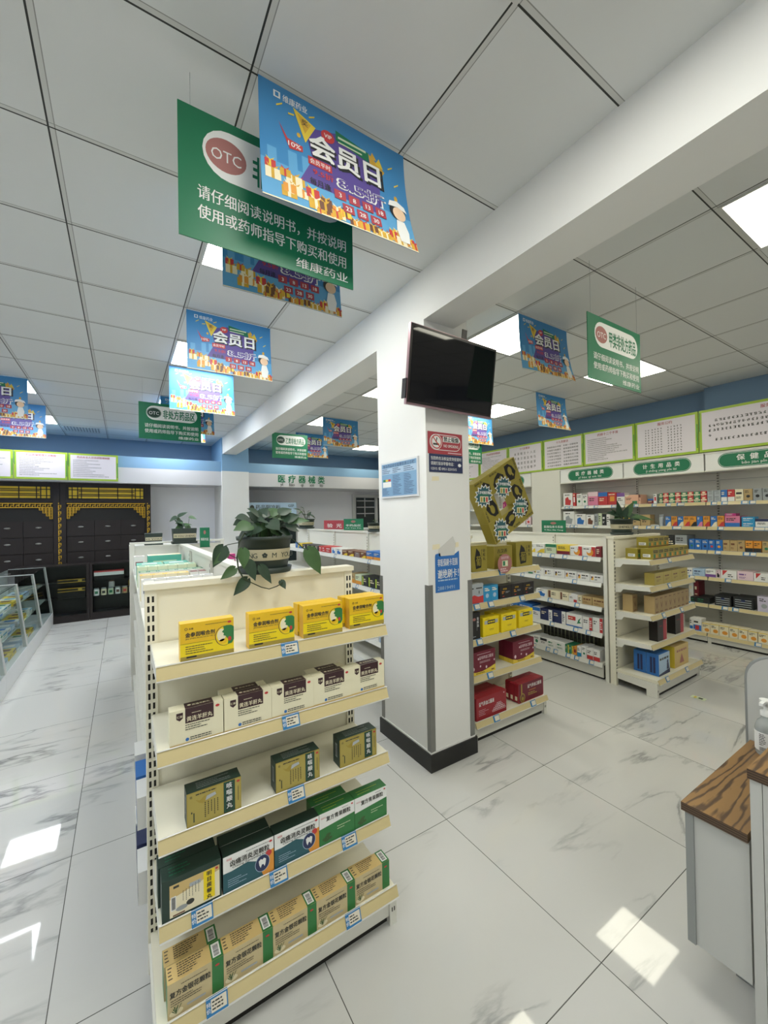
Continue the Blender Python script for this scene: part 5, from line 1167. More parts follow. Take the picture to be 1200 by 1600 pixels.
put('olive_medicine_box', olive_pill, [3.99 + i * .1 for i in range(4)], 1.795, zz, ['olive gold box supporting the raised back row, ' + ORD[i] for i in range(4)], 'olive gold boxes under the plant')
put('olive_medicine_box', olive_pill, [3.80], 1.80, zz, ['single olive gold box left behind the long front row under the plant'], 'olive gold boxes under the plant')
def tan_long():
    W, H, D = .162, .105, .08; mb = box_mb(W, H, D, 'foil_gold'); rng = random.Random(5); mb.dash(FF, W * .2, H * .55, W * .8, H * .75, 1, 'brown', rng, .0006, .5); mb.dash(FF, W * .25, H * .25, W * .75, H * .45, 2, 'brown', rng, .0006, .3); mb.rect(FF, 0, 0, .004, H, 'gold', .0006)
    return mb
put('gold_medicine_box', tan_long, [3.848 + i * .1635 for i in range(4)], 1.69, UZ3[1], ['dull gold box on the second shelf under the plant, ' + n for n in N4], 'dull gold boxes')
mat('box_kraft', 'a08a64', 0.5, 0, 0.06, 10)
def kraft():
    W, H, D = .083, .15, .085; mb = box_mb(W, H, D, 'box_kraft', None, None, 'tan'); rng = random.Random(5); mb.dash(FF, W * .2, H * .8, W * .8, H * .9, 1, 'brown', rng, .0006, .5); mb.poly(FF, [(W * .25, H * .65), (W * .5, H * .25), (W * .75, H * .65), (W * .6, H * .55), (W * .5, H * .4), (W * .4, H * .55)], 'brown', .0006); mb.rect(FF, 0, 0, .003, H, 'tan', .0006); mb.rect(FF, W * .2, H * .06, W * .8, H * .12, 'brown', .0006)
    return mb
put('kraft_medicine_box', kraft, [3.842 + i * .0845 for i in range(8)], 1.69, UZ3[2], ['brown kraft box in the third-shelf row under the plant, ' + ORD[i] for i in range(8)], 'brown kraft boxes')
put('kraft_medicine_box', kraft, [3.78], 1.84, UZ3[2], ['lone brown kraft box at the back left of the third shelf under the plant'], 'brown kraft boxes')
def blk():
    W, H, D = .165, .175, .07; mb = box_mb(W, H, D, 'leather_black'); mb.rect(FF, W * .62, 0, W, H, 'title_red', .0006); mb.rect(FF, W * .2, H * .7, W * .5, H * .76, 'darkred', .0006)
    return mb
put('black_gift_box', blk, (3.885, 4.25), (1.69, 1.70), UZ3[3], ['black and red upright box, left of two on the fourth shelf under the plant', 'black and red upright box, right of two on the fourth shelf under the plant'], 'black and red upright boxes')
def bl():
    W, H, D = .20, .185, .10; mb = box_mb(W, H, D, 'blue'); rng = random.Random(4); mb.poly(FF, [(0, H * .3), (W, H * .5), (W, H), (0, H)], 'paleblue', .0005); mb.poly(FF, [(0, H * .3), (W, H * .5), (W, H * .1), (0, H * .0)], 'paleblue', .0007); mb.poly(FF, [(0, 0), (W, 0), (W, H * .2), (0, H * .08)], 'navy', .0009); mb.dash(FF, W * .08, H * .68, W * .92, H * .84, 1, 'ink', rng, .001, .6, False); mb.ell(FF, W * .8, H * .55, .014, .018, 'navy', .001); mb.poly(FF, [(W * .7, H * .2), (W * .93, H * .2), (W * .88, H * .48), (W * .73, H * .48)], 'navy', .001)
    for a in (.03, .055): mb.rect(FL(D), a, .02, a + .018, H - .03, 'navy', .0006)
    return mb
put('blue_medicine_box', bl, (3.835, 3.835), (1.665, 1.768), .1455, ['blue box on the bottom deck under the plant, front of two', 'blue box on the bottom deck under the plant, back of two'], 'blue boxes on the bottom deck')
def yl():
    W, H, D = .28, .19, .12; mb = box_mb(W, H, D, 'box_sand', None, None, 'yellow'); rng = random.Random(4); mb.dash(FF, W * .15, H * .68, W * .85, H * .82, 1, 'oval_red', rng, .0006, .7, False); mb.poly(FF, [(W * .5, H * .6), (W * .68, H * .15), (W * .35, H * .15)], 'oval_red', .0006)
    return mb
put('gold_gift_carton', yl, (4.15, 4.13), (1.672, 1.80), .1455, ['sandy gold carton on the bottom deck under the plant, front of two', 'sandy gold carton on the bottom deck under the plant, back of two'], 'sandy gold cartons')

# ------------------------------------------------------------------ potted plants
def leaf(mb, base, tip, width, up, m, droop=.18, fold=.12):
    """heart-shaped leaf from its stalk joint to its tip"""
    b, t = Vector(base), Vector(tip); ax = t - b; L = ax.length; ax.normalize(); u = Vector(up); s = ax.cross(u).normalized(); u = s.cross(ax).normalized()
    prof = [(-.10, .30), (.0, .72), (.12, .95), (.28, 1.0), (.48, .86), (.68, .58), (.86, .24), (1.0, .0)]
    rows = []
    for k, wv in prof:
        c = b + ax * (k * L) - u * (droop * L * max(k, 0) ** 2)
        hw = wv * width / 2
        rows.append([c - s * hw + u * fold * hw, c - s * hw * .5 + u * fold * hw * .3, c if k > -.05 else b + ax * .02 * L, c + s * hw * .5 + u * fold * hw * .3, c + s * hw + u * fold * hw])
    n = 5
    mb.raw([p for r in rows for p in r], [(i * n + j, i * n + j + 1, (i + 1) * n + j + 1, (i + 1) * n + j) for i in range(len(rows) - 1) for j in range(n - 1)], m, True)
def pot_parts(t, r, h, text):
    mb = MB(); mb.lathe([(r * .80, .012), (r * .86, h * .3), (r * .95, h * .9), (r * 1.0, h * .9), (r * 1.02, h), (r * .95, h), (r * .93, h * .86)], 0, 0, 'pot_green', 40, caps=False); mb.build('pot', t)
    mb = MB(); mb.lathe([(r * .93, 0), (r * .98, .022), (r * .93, .022), (r * .9, .011)], 0, 0, 'pot_green', 40); mb.build('saucer', t)
    mb = MB(); mb.lathe([(0.001, h * .80), (r * .93, h * .82)], 0, 0, 'soil', 30); mb.build('soil', t)
    mb = MB(); r0, r1 = r * .88 + .001, r * .925 + .001; mb.lathe([(r0, h * .36), (r1, h * .66)], 0, 0, 'pot_band', 40, caps=False)
    for i, ch in enumerate(text):
        a = math.radians(-97 + (i - (len(text) - 1) / 2) * 9.4); rr = (r0 + r1) / 2 + .0022
        F = Fr((rr * math.cos(a), rr * math.sin(a), 0), (-math.sin(a), math.cos(a), 0), ((r1 - r0) / (h * .3) * math.cos(a), (r1 - r0) / (h * .3) * math.sin(a), 1))
        if ch == '*':
            for q in range(5): mb.ell(F, .006 * math.cos(q * 1.257 + .3), h * .51 + .006 * math.sin(q * 1.257 + .3), .005, .005, 'pot_green', .0008, 8)
        elif ch != ' ': mb.txt(F, ch, 0, h * .44, h * .19, 'pot_green', d=.0006, bold=.01)
    mb.build('label_band', t)
t = thing('potted_plant', 'trailing pothos in a dark green lettered pot on the foreground unit', 'plant', (.497, 1.70, 1.3375))
pot_parts(t, .112, .148, 'SHENG * M YOUZA')
random.seed(21)
fol = MB(); stm = MB()
V = Vector
def sprig(path, lf, m='leaf', r=.0022):
    stm.tube(path, r, 'stem', 6)
    for (b, tip, wd, up) in lf: leaf(fol, b, tip, wd, up, m if random.random() > .2 else 'leaf_light')
def px_leaf(bx, bz, tx, tz, wd, y0=-.06, y1=-.08, up=(0, -.75, .65), m=None):      # in the plane of the pot front, metres from the pot centre
    leaf(fol, (bx, y0, bz), (tx, y1, tz), wd, up, m or random.choice(('leaf', 'leaf', 'leaf', 'leaf_light')))
K = .00268                                     # crown of upright stems with broad leaves
crown = [(-60, 195, -112, 175, 44), (-45, 215, -95, 222, 46), (-20, 218, -58, 238, 44), (-10, 225, 12, 254, 40), (15, 235, 62, 246, 44), (30, 228, 78, 226, 52), (35, 215, 88, 190, 60), (5, 205, 28, 168, 46), (-20, 200, -22, 160, 50),
         (-40, 190, -68, 150, 40), (52, 215, 108, 228, 42), (60, 200, 104, 178, 44), (70, 185, 120, 160, 36), (20, 190, 52, 140, 50), (-5, 178, 14, 112, 54), (-62, 178, -100, 142, 34), (-72, 210, -104, 190, 38), (42, 240, 84, 252, 34), (-30, 235, -62, 252, 34),
         (75, 205, 128, 206, 30), (-8, 215, -34, 205, 42), (48, 178, 74, 132, 36), (0, 240, 30, 228, 40), (66, 228, 104, 244, 30), (-48, 170, -30, 128, 36)]
for bx, bz, tx, tz, wd in crown:
    bx, bz, tx, tz, wd = bx * .00118, bz * .00100, tx * .00125, tz * .00106, wd * .001 * 1.5
    yb = random.uniform(-.07, .03); yt = yb - random.uniform(-.02, .05)
    leaf(fol, (bx, yb, bz), (tx, yt, tz), wd, (random.uniform(-.3, .3), -.6, .75), random.choice(('leaf', 'leaf', 'leaf', 'leaf_light')))
    rx = bx * .55; stm.tube([(rx, yb * .5, .118), (rx * .8 + bx * .2, yb * .8, .5 * (.118 + bz) + .02), (bx, yb, bz)], .0017, 'stem', 5)
stm.tube([(-.06, -.03, .135), (-.10, -.075, .165), (-.125, -.09, .13), (-.135, -.10, .075), (-.132, -.105, .03), (-.115, -.11, -.005), (-.09, -.115, -.022), (-.05, -.118, -.045), (-.02, -.12, -.055), (.01, -.12, -.048), (.035, -.12, -.036)], [.003] * 6 + [.002] * 5, 'stem', 7)
stm.tube([(-.125, -.09, .13), (-.165, -.10, .125), (-.185, -.105, .118)], .0016, 'stem', 5); stm.tube([(-.134, -.10, .07), (-.16, -.105, .085), (-.175, -.11, .098)], .0016, 'stem', 5); stm.tube([(.095, -.02, .14), (.115, -.06, .12), (.135, -.08, .095), (.15, -.085, .085)], .0022, 'stem', 6)
for bx, bz, tx, tz, wd in ((-.185, .118, -.225, .045, .055), (-.172, .098, -.225, .055, .032), (-.115, .105, -.115, .03, .048), (-.10, .058, -.072, -.018, .05), (-.145, .035, -.20, .0, .038), (-.05, .035, -.01, -.035, .042), (-.10, -.01, -.155, -.065, .045), (.145, .088, .20, -.018, .078), (.03, -.03, .045, -.062, .03)):
    leaf(fol, (bx, -.108, bz), (tx, -.125, tz), wd, (.1, -.9, .3), random.choice(('leaf', 'leaf_light')), .05, .2)
fol.build('foliage', t); stm.build('stems', t)
def small_plant(loc, label, r, h, text, seed, n, reach, fixed=()):
    t = thing('potted_plant', label, 'plant', loc); pot_parts(t, r, h, text); rng = random.Random(seed); f, s = MB(), MB()
    for (bx, bz, tx, tz, wd) in fixed:
        b = V((bx * .84, -bx * .54, h + bz)); tp = V((tx * .84, -tx * .54 - .03, h + tz)); leaf(f, b, tp, wd, (-.4, -.75, .5), rng.choice(('leaf', 'leaf_light', 'leaf')), .08); s.tube([(0, 0, h * .8), (bx * .4, 0, h + bz * .4), b], .003, 'stem', 5)
    for i in range(n):
        a = rng.uniform(0, 6.28); rr = rng.uniform(.3, 1.0) * reach; hz = h + rng.uniform(.3, 1) * reach * .9
        b = V((rr * .45 * math.cos(a), rr * .45 * math.sin(a), hz * .92)); tp = V((rr * math.cos(a), rr * math.sin(a), hz + rng.uniform(-.35, .3) * reach))
        leaf(f, b, tp, (tp - b).length * .55, (0, -.4, .9), rng.choice(('leaf', 'leaf_light', 'leaf'))); s.tube([(0, 0, h * .8), (b.x * .5, b.y * .5, (h + b.z) / 2), b], .0022, 'stem', 5)
    f.build('foliage', t); s.build('stems', t); return t
small_plant((4.135, 2.10, 1.3375), 'small broad-leaved plant in a dark lettered pot on the right end unit', .105, .155, 'SHENGLIZENGMYOU', 4, 0, .24, ((-.02, .02, -.06, .18, .075), (.03, .02, .10, .17, .08), (-.03, .04, -.18, .07, .06), (.06, .04, .17, -.02, .075), (.09, .03, .30, -.01, .055), (-.03, .02, -.10, -.02, .055), (.02, .03, .045, .12, .06), (-.04, .02, -.13, .11, .05), (.04, .0, .06, -.09, .06)))
small_plant((2.39, 5.95, 1.3855), 'leafy potted plant on the middle island seen behind the pothos', .13, .15, 'MYOUZHENG', 8, 12, .22)
small_plant((2.39, 3.9, 1.3855), 'dark potted plant before the dark inner window', .09, .10, 'SHENGMYOU', 12, 3, .05)
def planter(loc, label, W, D, H, seed, n, txt_):
    t = thing('planter_box', label, 'plant', loc); mb = MB(); mb.extr([(-W * .46, -D / 2, .02), (W * .46, -D / 2, .02), (W / 2, -D / 2, H), (-W / 2, -D / 2, H)], (0, D, 0), 'pot_green'); mb.box(-W * .52, W * .52, -D * .55, D * .55, 0, .0198, 'pot_green'); mb.build('pot', t)
    F = Fr((0, -D / 2, 0), (1, 0, 0), (0, 0, 1)); mb = MB(); mb.rect(F, -W * .47, H * .38, W * .47, H * .66, 'pot_band', .001); mb.txt(F, txt_, 0, H * .44, H * .17, 'pot_green', W * .85, d=.0016); mb.build('label_band', t)
    rng = random.Random(seed); f, s = MB(), MB()
    for i in range(n):
        x = rng.uniform(-.5, -.05) * W if i % 3 else rng.uniform(-.4, .4) * W; z = H + rng.uniform(.02, .12); b = V((x, rng.uniform(-.03, .03), z)); tp = b + V((rng.uniform(-.09, .09), rng.uniform(-.08, .0), rng.uniform(-.09, .05)))
        leaf(f, b, tp, .05, (0, -.6, .8), rng.choice(('leaf', 'leaf_light'))); s.tube([(x * .7, 0, H * .9), b], .002, 'stem', 5)
    if n: f.build('foliage', t); s.build('stems', t)
planter((.475, 4.18, 1.3375), 'rectangular dark planter with sparse plant on the left island', .20, .12, .14, 3, 12, 'M YOU ZHENG')
planter((.265, 4.9, 1.30), 'second dark planter further behind, left of the sparse planter', .16, .12, .12, 5, 0, 'M YOU')
tb = thing('plinth_cabinet', 'white corrugated cabinet under the second dark planter', 'cabinet', (.05, 4.82, 0)); mb = MB(); mb.box(0, .42, 0, .3, 0, 1.299, 'white_metal')
for i in range(10): mb.box(.005 + i * .042, .03 + i * .042, -.006, 0, 1.1, 1.28, 'sign_white')
mb.build('body', tb)
# green and red table cards
def card(loc, rz, W, H, label, txts, m='sign_green', emblem=True):
    t = thing('table_card', label, 'sign', loc, rz); mb = MB(); mb.box(0, W, 0, .004, 0, H, m); mb.box(0, W, .0, .05, 0, .003, m); mb.build('card_plate', t); mb = MB()
    if emblem: mb.ell(FF, W / 2, H * .76, W * .12, H * .1, 'oval_red', .001); mb.build('emblem', t)
    for (s, y, h) in txts: mb = MB(); mb.txt(FF, s, W / 2, H * y, H * h, 'sign_white', W * .78, d=.001, bold=.015); mb.build('text_line', t)
card((.60, 4.12, 1.295), math.radians(-18), .085, .185, 'green table card standing beside the sparse rectangular planter', [('草药专区', .35, .15)])
card((4.15, 3.02, 1.3375), -HP, .31, .14, 'wide green table card on the right island left of its plant', [('医保信用卡系统', .38, .22), ('Yi Bao Xin Yong', .16, .14)])
card((2.40, 4.70, 1.3855), -HP + .35, .33, .145, 'green table card standing on the middle island', [('非药品区', .35, .2), ('Fei Yao Pin', .16, .1)])
card((2.42, 5.36, 1.3855), -HP + .3, .62, .125, 'red strip sign on the middle island left of its green card', [('验  光  区', .22, .5)], 'title_red', False)

# ------------------------------------------------------------------ contents of the left island
def small_row(y, z, xs, wd, h, dep, base, top, acc, lab):
    for i, x in enumerate(xs):
        mb = box_mb(wd, h, dep, base, None, top); mb.rect(FT(h), wd * .2, dep * .2, wd * .8, dep * .55, acc, .0006); mb.rect(FF, wd * .15, h * .5, wd * .85, h * .7, acc, .0006)
        tag(mb.build('medicine_carton', loc=(x, y, z + .0006)), lab + ', ' + ORD[i], 'box', lab)
LZ = 1.11
small_row(2.42, LZ, [.075 + i * .058 for i in range(6)], .056, .142, .05, 'white', 'white', 'navy', 'white carton with navy mark, front row of left island')
small_row(2.62, LZ, [.075 + i * .062 for i in range(4)], .060, .14, .08, 'cream', 'box_amber', 'cream', 'amber-topped carton in second row of left island')
small_row(2.62, LZ, [.33 + i * .045 for i in range(2)], .042, .14, .08, 'white', 'brown', 'darkred', 'brown-topped carton in second row of left island')
small_row(2.86, LZ, [.075 + i * .052 for i in range(7)], .050, .13, .1, 'white', 'sign_green', 'palegreen', 'green-topped carton in third row of left island')
small_row(3.15, LZ, [.075 + i * .06 for i in range(6)], .058, .135, .12, 'palegreen', 'palegreen', 'teal', 'pale green carton in fourth row of left island')
small_row(3.45, LZ, [.08, .26], .165, .12, .2, 'teal', 'teal', 'white', 'long teal carton in fifth row of left island')
small_row(3.9, LZ, [.07], .075, .15, .1, 'white', 'white', 'darkred', 'lone white carton far left at back of left island')
small_row(3.9, LZ, [.17], .25, .15, .15, 'teal', 'cream', 'palegreen', 'wide cream-lidded carton at back of left island')
small_row(2.42, LZ, [.505 + i * .06 for i in range(5)], .058, .135, .06, 'white', 'white', 'paleblue', 'white carton right of left island spine')
small_row(3.6, LZ, [.53 + i * .055 for i in range(5)], .05, .15, .1, 'magenta', 'pink', 'white', 'magenta carton right of left island spine')
for i, (y, z, c, a, dd) in enumerate(((1.83, .14, 'white', 'navy', 'low'), (1.98, .14, 'navy', 'white', 'title'), (2.12, .14, 'white', 'green', 'dot'), (1.87, .39, 'white', 'blue', 'low'), (2.02, .39, 'blue', 'white', 'low'), (2.2, .39, 'white', 'green', 'dot'))):
    mb = carton(.13, .12, .12, c, a, dd); tag(mb.build('medicine_carton', loc=(.034, y, z + .0006), rz=-HP), '%s carton on %s outer left-island shelf, %s from the front' % (c, {.14: 'the bottom', .39: 'the lowest raised', .64: 'the middle'}[z], ('first', 'second', 'third')[i % 3]), 'box', 'cartons on the outer left-island shelves')
for i, (y, c, tp) in enumerate(((3.05, 'white', 'white'), (2.95, 'white', 'orange'), (2.86, 'white', 'orange'), (3.15, 'paleblue', 'grey'), (3.25, 'white', 'navy'))):
    mb = box_mb(.085, .07, .12, c, None, tp); tag(mb.build('medicine_carton', loc=(2.006, y + .085, .3806), rz=-HP), '%s carton topped %s on low middle-island shelf, glimpsed beside the column%s' % (c, tp, ('', ', left', ', right', '', '')[i]), 'box', 'cartons glimpsed beside the column')

# ------------------------------------------------------------------ dark herb cabinets
def herb_cabinet(label, x0, x1):
    t = thing('herb_cabinet', label, 'cabinet', (x0, 8.15, 0)); W = x1 - x0; F = FF
    mb = MB(); mb.box(0, W, .06, .5, .75, 2.175, 'cab_dark'); mb.box(0, .075, 0, .0595, .75, 2.175, 'cab_dark'); mb.box(W - .075, W, 0, .0595, .75, 2.175, 'cab_dark'); mb.box(.0755, W - .0755, 0, .0595, 1.86, 2.175, 'cab_dark'); mb.rect(Fr((0, .06, 0), (1, 0, 0), (0, 0, 1)), .076, 1.565, W - .076, 1.86, 'cab_black', .0008); mb.build('body', t)
    # yellow lattice frieze
    a, b, z0, z1 = .10, W - .10, 1.915, 2.115
    mb = MB(); mb.rect(F, a, z0, b, z1, 'yellow_panel', .001); g_ = mb.build('lattice_frieze', t); mb = MB(); Y = (-.012, -.0012); bar = lambda x0_, z0_, x1_, z1_: mb.box(x0_, x1_, Y[0], Y[1], z0_, z1_, 'cab_dark'); e = .012
    for z in (z0, z1 - e, z0 + .045, z1 - .045 - e): bar(a, z, b, z + e)
    for z in (z0 + .085, z1 - .085 - e): bar(a + .14, z - .015, b - .14, z + e - .015) if z < (z0 + z1) / 2 else bar(a + .14, z + .015, b - .14, z + e + .015)
    for x in (a, b - e, a + .05, b - .05 - e, a + .12, b - .12 - e, a + .17, b - .17 - e, a + (b - a) * .38, a + (b - a) * .63): bar(x, z0, x + e, z1)
    mb.build('lattice', g_)
    # fretwork arch
    mb = MB(); q = .007; G = lambda x0_, z0_, x1_, z1_: mb.box(x0_, x1_, .001, .012, z0_, z1_, 'gold_paint'); l, r = .085, W - .085; zt = 1.85
    G(l, zt - .012, r, zt); G(l, zt - .075, r, zt - .063); x = l + .02; k = 0
    while x < r - .05:
        G(x, zt - .063, x + .008, zt - .03); G(x, zt - .04, x + .035, zt - .03); G(x + .035, zt - .055, x + .043, zt - .012); x += .062
    for sgn, xo in ((1, l), (-1, r)):
        for i in range(4):
            for j in range(4 - i):
                xa = xo + sgn * i * .042; za = zt - .07 - j * .045; xs = sorted((xa, xa + sgn * .040))
                G(xs[0], za - .045, xs[1], za - .037); G(xs[0], za - .045, xs[0] + .008, za); G(xs[1] - .008, za - .045, xs[1], za); G(xs[0] + .012, za - .025, xs[1] - .012, za - .018)
    mb.build('fretwork_arch', t)
    for xo in ((-.022, W - .056) if x0 > -1 else (.018,)):
        mb = MB(); z = .86
        while z < 1.85:
            for (u0, v0, u1, v1) in ((0, 0, .012, .05), (0, .05, .03, .06), (.026, .02, .038, .06), (.012, 0, .03, .01), (0, .075, .012, .095)): mb.box(xo + u0, xo + u1, -.005, -.0004, z + v0, z + v1, 'gold_paint')
            z += .1
        mb.build('gold_strip', t)
    nw = (W - .16) / 3
    for r_ in range(3):
        for c in range(3):
            x = .08 + c * nw; z = 1.565 - (r_ + 1) * .248
            mb = MB(); mb.box(x + .003, x + nw - .003, .03, .0585, z + .004, z + .244, 'cab_dark'); d_ = mb.build('drawer', t)
            mb = MB(); cx = x + nw / 2; mb.lathe([(.03, 0), (.028, .008), (.016, .014)], 0, 0, 'steel', 14, sx=1.3, sy=.5); mb.v = [(cx + vx, .03 - vz, z + .15 + vy) for vx, vy, vz in mb.v]; mb.build('drawer_handle', d_)
    return t
herb_cabinet('dark wooden herb cabinet with gold fretwork beside the pale niche', -.84, .405)
herb_cabinet('dark wooden herb cabinet with gold fretwork at the left photo edge', -2.09, -.845)
def low_case(label, x0, x1):
    t = thing('glass_front_case', label, 'display case', (x0, 7.90, 0)); W = x1 - x0
    mb = MB(); mb.box(0, W, 0, .24, 0, .10, 'cab_dark'); mb.box(0, W, .22, .24, .10, .87, 'cab_black'); mb.box(0, .035, 0, .2195, .1002, .87, 'cab_dark'); mb.box(W - .035, W, 0, .2195, .1002, .87, 'cab_dark'); mb.box(.036, W - .036, .01, .2195, .10, .115, 'cab_black'); mb.build('body', t)
    mb = MB(); mb.box(0, W, 0, .24, .8702, .89, 'cab_dark'); mb.build('top_board', t)
    for z in (.36, .60):
        mb = MB(); mb.box(.036, W - .036, .03, .2195, z, z + .008, 'cab_black'); mb.build('shelf', t)
    mb = MB(); mb.box(.036, W - .036, .004, .008, .116, .868, 'glass'); mb.build('glass_door', t)
    return t
low_case('dark glass-fronted case holding jars below the herb drawers', -.455, .42); low_case('dark glass-fronted case beside the end of the glass showcases', -1.34, -.46)
mb = MB(); mb.box(0, .40, 0, .14, 0, .055, 'sign_white'); mb.box(-.002, .402, -.002, .142, .055, .075, 'red'); tag(mb.build('flat_carton', loc=(-.40, 7.93, .6805)), 'flat white carton with red lid in the jar case', 'box')
tb = thing('carton_riser', 'black riser under the flat red-lidded carton in the jar case', 'stand', (-.40, 7.94, .6085)); mb = MB(); mb.box(0, .4, 0, .12, 0, .071, 'cab_black'); mb.build('body', tb)
for i in range(6):
    mb = MB(); mb.lathe([(.036, 0), (.038, .02), (.038, .088), (.030, .098)], 0, 0, ('white', 'cream', 'palegreen', 'white', 'tan', 'cream')[i], 16); mb.lathe([(.034, .0982), (.034, .115)], 0, 0, 'grey', 16); mb.box(-.02, .02, -.0395, -.038, .03, .07, ('green', 'ink', 'green', 'brown', 'red', 'grey')[i])
    tag(mb.build('herb_jar', loc=(-.37 + i * .095, 7.953, .3685)), 'small labelled herb jar on the lower case shelf, ' + ORD[i], 'jar', 'jars in the dark case')
for i, (x, c) in enumerate(((-.17, 'white'), (.10, 'gold'), (.19, 'blue'))):
    mb = MB(); mb.lathe([(.04, 0), (.042, .02), (.042, .08), (.032, .095)], 0, 0, c, 16); mb.lathe([(.035, .0952), (.035, .115)], 0, 0, 'brown', 16)
    o = mb.build('herb_jar', loc=(x, 8.05, .4705)); tag(o, ('white', 'gold-labelled', 'blue')[i] + ' jar raised above the row of jars in the dark case', 'jar', 'jars in the dark case')
tb = thing('jar_riser', 'black step riser behind the jar row in the dark case', 'stand', (-.22, 7.93, .3685)); mb = MB(); mb.box(0, .5, .068, .17, 0, .1015, 'cab_black'); mb.build('body', tb)
for i, z in enumerate((.47, .61)):
    mb = MB(); mb.box(0, .34, 0, .12, 0, .05, 'cab_black'); mb.box(-.001, .341, -.002, 0, .0, .008, 'gold_paint'); mb.box(-.001, .341, -.002, 0, .042, .05, 'gold_paint'); mb.box(.25, .30, -.003, 0, .008, .042, 'gold')
    tag(mb.build('gilt_box', loc=(-.855, 7.94, z if i == 0 else .6085)), 'gilt-edged flat box in the left dark case, ' + ('lower', 'upper')[i], 'box')
tb = thing('box_riser', 'black riser under the lower gilt-edged box', 'stand', (-.855, 7.94, .3685)); mb = MB(); mb.box(0, .34, 0, .12, 0, .101, 'cab_black'); mb.build('body', tb)

# ------------------------------------------------------------------ glass showcases on the left
def showcase(label, ya, yb):
    t = thing('glass_showcase', label, 'display case', (-.905, ya, 0), 0, 'slanted glass showcases'); L = yb - ya; H = .878
    mb = MB(); mb.box(-.52, 0, .002, L - .002, 0.0, .185, 'white_board'); mb.box(-.52, -.505, .002, L - .002, .185, H - .012, 'white_board'); mb.build('base', t)
    for y in (.002, L - .03):
        mb = MB(); mb.extr([(0, y, .186), (-.085, y, H), (-.11, y, H), (-.035, y, .186)], (0, .028, 0), 'alu'); mb.extr([(-.111, y, H), (-.111, y, H - .012), (-.5, y, H - .012), (-.5, y, H)], (0, .028, 0), 'alu'); mb.build('frame_post', t)
    mb = MB(); mb.extr([(-.004, .031, .19), (-.008, .031, .188), (-.09, .031, H - .004), (-.086, .031, H - .002)], (0, L - .062, 0), 'glass'); mb.build('front_glass', t)
    mb = MB(); mb.box(-.5, -.09, .031, L - .031, H - .0055, H - .0005, 'glass'); mb.build('top_glass', t)
    for z, x in ((.40, -.05), (.62, -.075)):
        mb = MB(); mb.box(-.5, x - .03, .032, L - .032, z, z + .006, 'acrylic'); mb.build('glass_shelf', t)
    return t
ys = [2.02, 3.02, 4.0, 4.965, 5.945, 6.915, 7.885]
lbs = ['glass showcase out of sight nearest the camera', 'white-framed glass showcase mostly left of the frame', 'white-framed glass showcase, nearest one showing at the left photo edge', 'white-framed glass showcase, third from the dark cases', 'white-framed glass showcase, second from the dark cases', 'white-framed glass showcase touching the dark cases, furthest away']
for i in range(2, 6): showcase(lbs[i], ys[i], ys[i + 1])
rng = random.Random(31)
for ci in (2, 3, 4):
    for li, (z, xr) in enumerate(((.186, -.06), (.4066, -.10), (.6266, -.13))):
        for k in range(5):
            y = ys[ci] + .07 + k * .18; c, a = rng.choice((('white', 'blue'), ('paleblue', 'white'), ('yellow', 'brown'), ('white', 'green'), ('paleblue', 'navy'), ('white', 'cyan')))
            mb = carton(.15, .05, .16, c, a, rng.choice(('low', 'title', 'top'))); D_ = FT(.05); mb.rect(Fr((-.075, 0, .05), (1, 0, 0), (0, 1, 0)), .03, .03, .12, .12, a, .0006)
            tag(mb.build('showcase_packet', loc=(-.905 + xr, y + .075, z + .0006), rz=HP), 'flat packet on %s level of %s showcase, %s' % (('bottom', 'middle', 'upper')[li], ('nearest', 'third', 'second')[ci - 2], ('first from near end', 'second from near end', 'middle', 'fourth from near end', 'furthest')[k]), 'packet', 'packets in the glass showcases')

# ------------------------------------------------------------------ back room furniture
t = thing('medicine_cooler', 'white medicine cooling cabinet with pale blue header behind the pothos', 'cabinet', (2.085, 8.18, 0))
mb = MB(); mb.box(0, .98, 0, .6, 0, 1.62, 'white_board'); mb.build('body', t); mb = MB(); mb.box(0, .98, -.02, .5, 1.622, 1.87, 'paleblue'); h_ = mb.build('header_box', t)
mb = MB(); F = Fr((0, -.02, 0), (1, 0, 0), (0, 0, 1)); mb.txt(F, '药品阴凉柜', .38, 1.735, .105, 'ink', .50, d=.003, bold=.02); mb.build('title_lettering', h_); mb = MB(); mb.txt(F, 'GSP', .86, 1.78, .075, 'ink', d=.003); mb.build('code_lettering', h_); mb = MB(); mb.ell(F, .06, 1.76, .045, .06, 'ink', .003); mb.build('round_mark', h_); mb = MB(); mb.dash(F, .14, 1.69, .62, 1.72, 1, 'ink', random.Random(2), .003, .5); mb.build('text_line', h_)
for i in range(2):
    mb = MB(); mb.box(.01 + i * .485, .48 + i * .485, -.012, -.001, .06, 1.6, 'dark_glass'); d_ = mb.build('glass_door', t); mb = MB(); mb.box(.44 + i * .08, .455 + i * .08, -.03, -.0125, .7, 1.0, 'alu'); mb.build('door_handle', d_)
t = thing('white_cabinet', 'plain white cabinet beyond the middle island under the inner window', 'cabinet', (3.3, 6.6, 0)); mb = MB(); mb.box(0, 1.6, 0, .4, 0, 1.31, 'white_board'); mb.box(.56, .565, -.001, 0, .05, 1.3, 'slot_dark'); mb.build('body', t); mb = MB(); mb.box(-.01, 1.61, -.01, .41, 1.3105, 1.335, 'white_board'); mb.build('top_board', t)

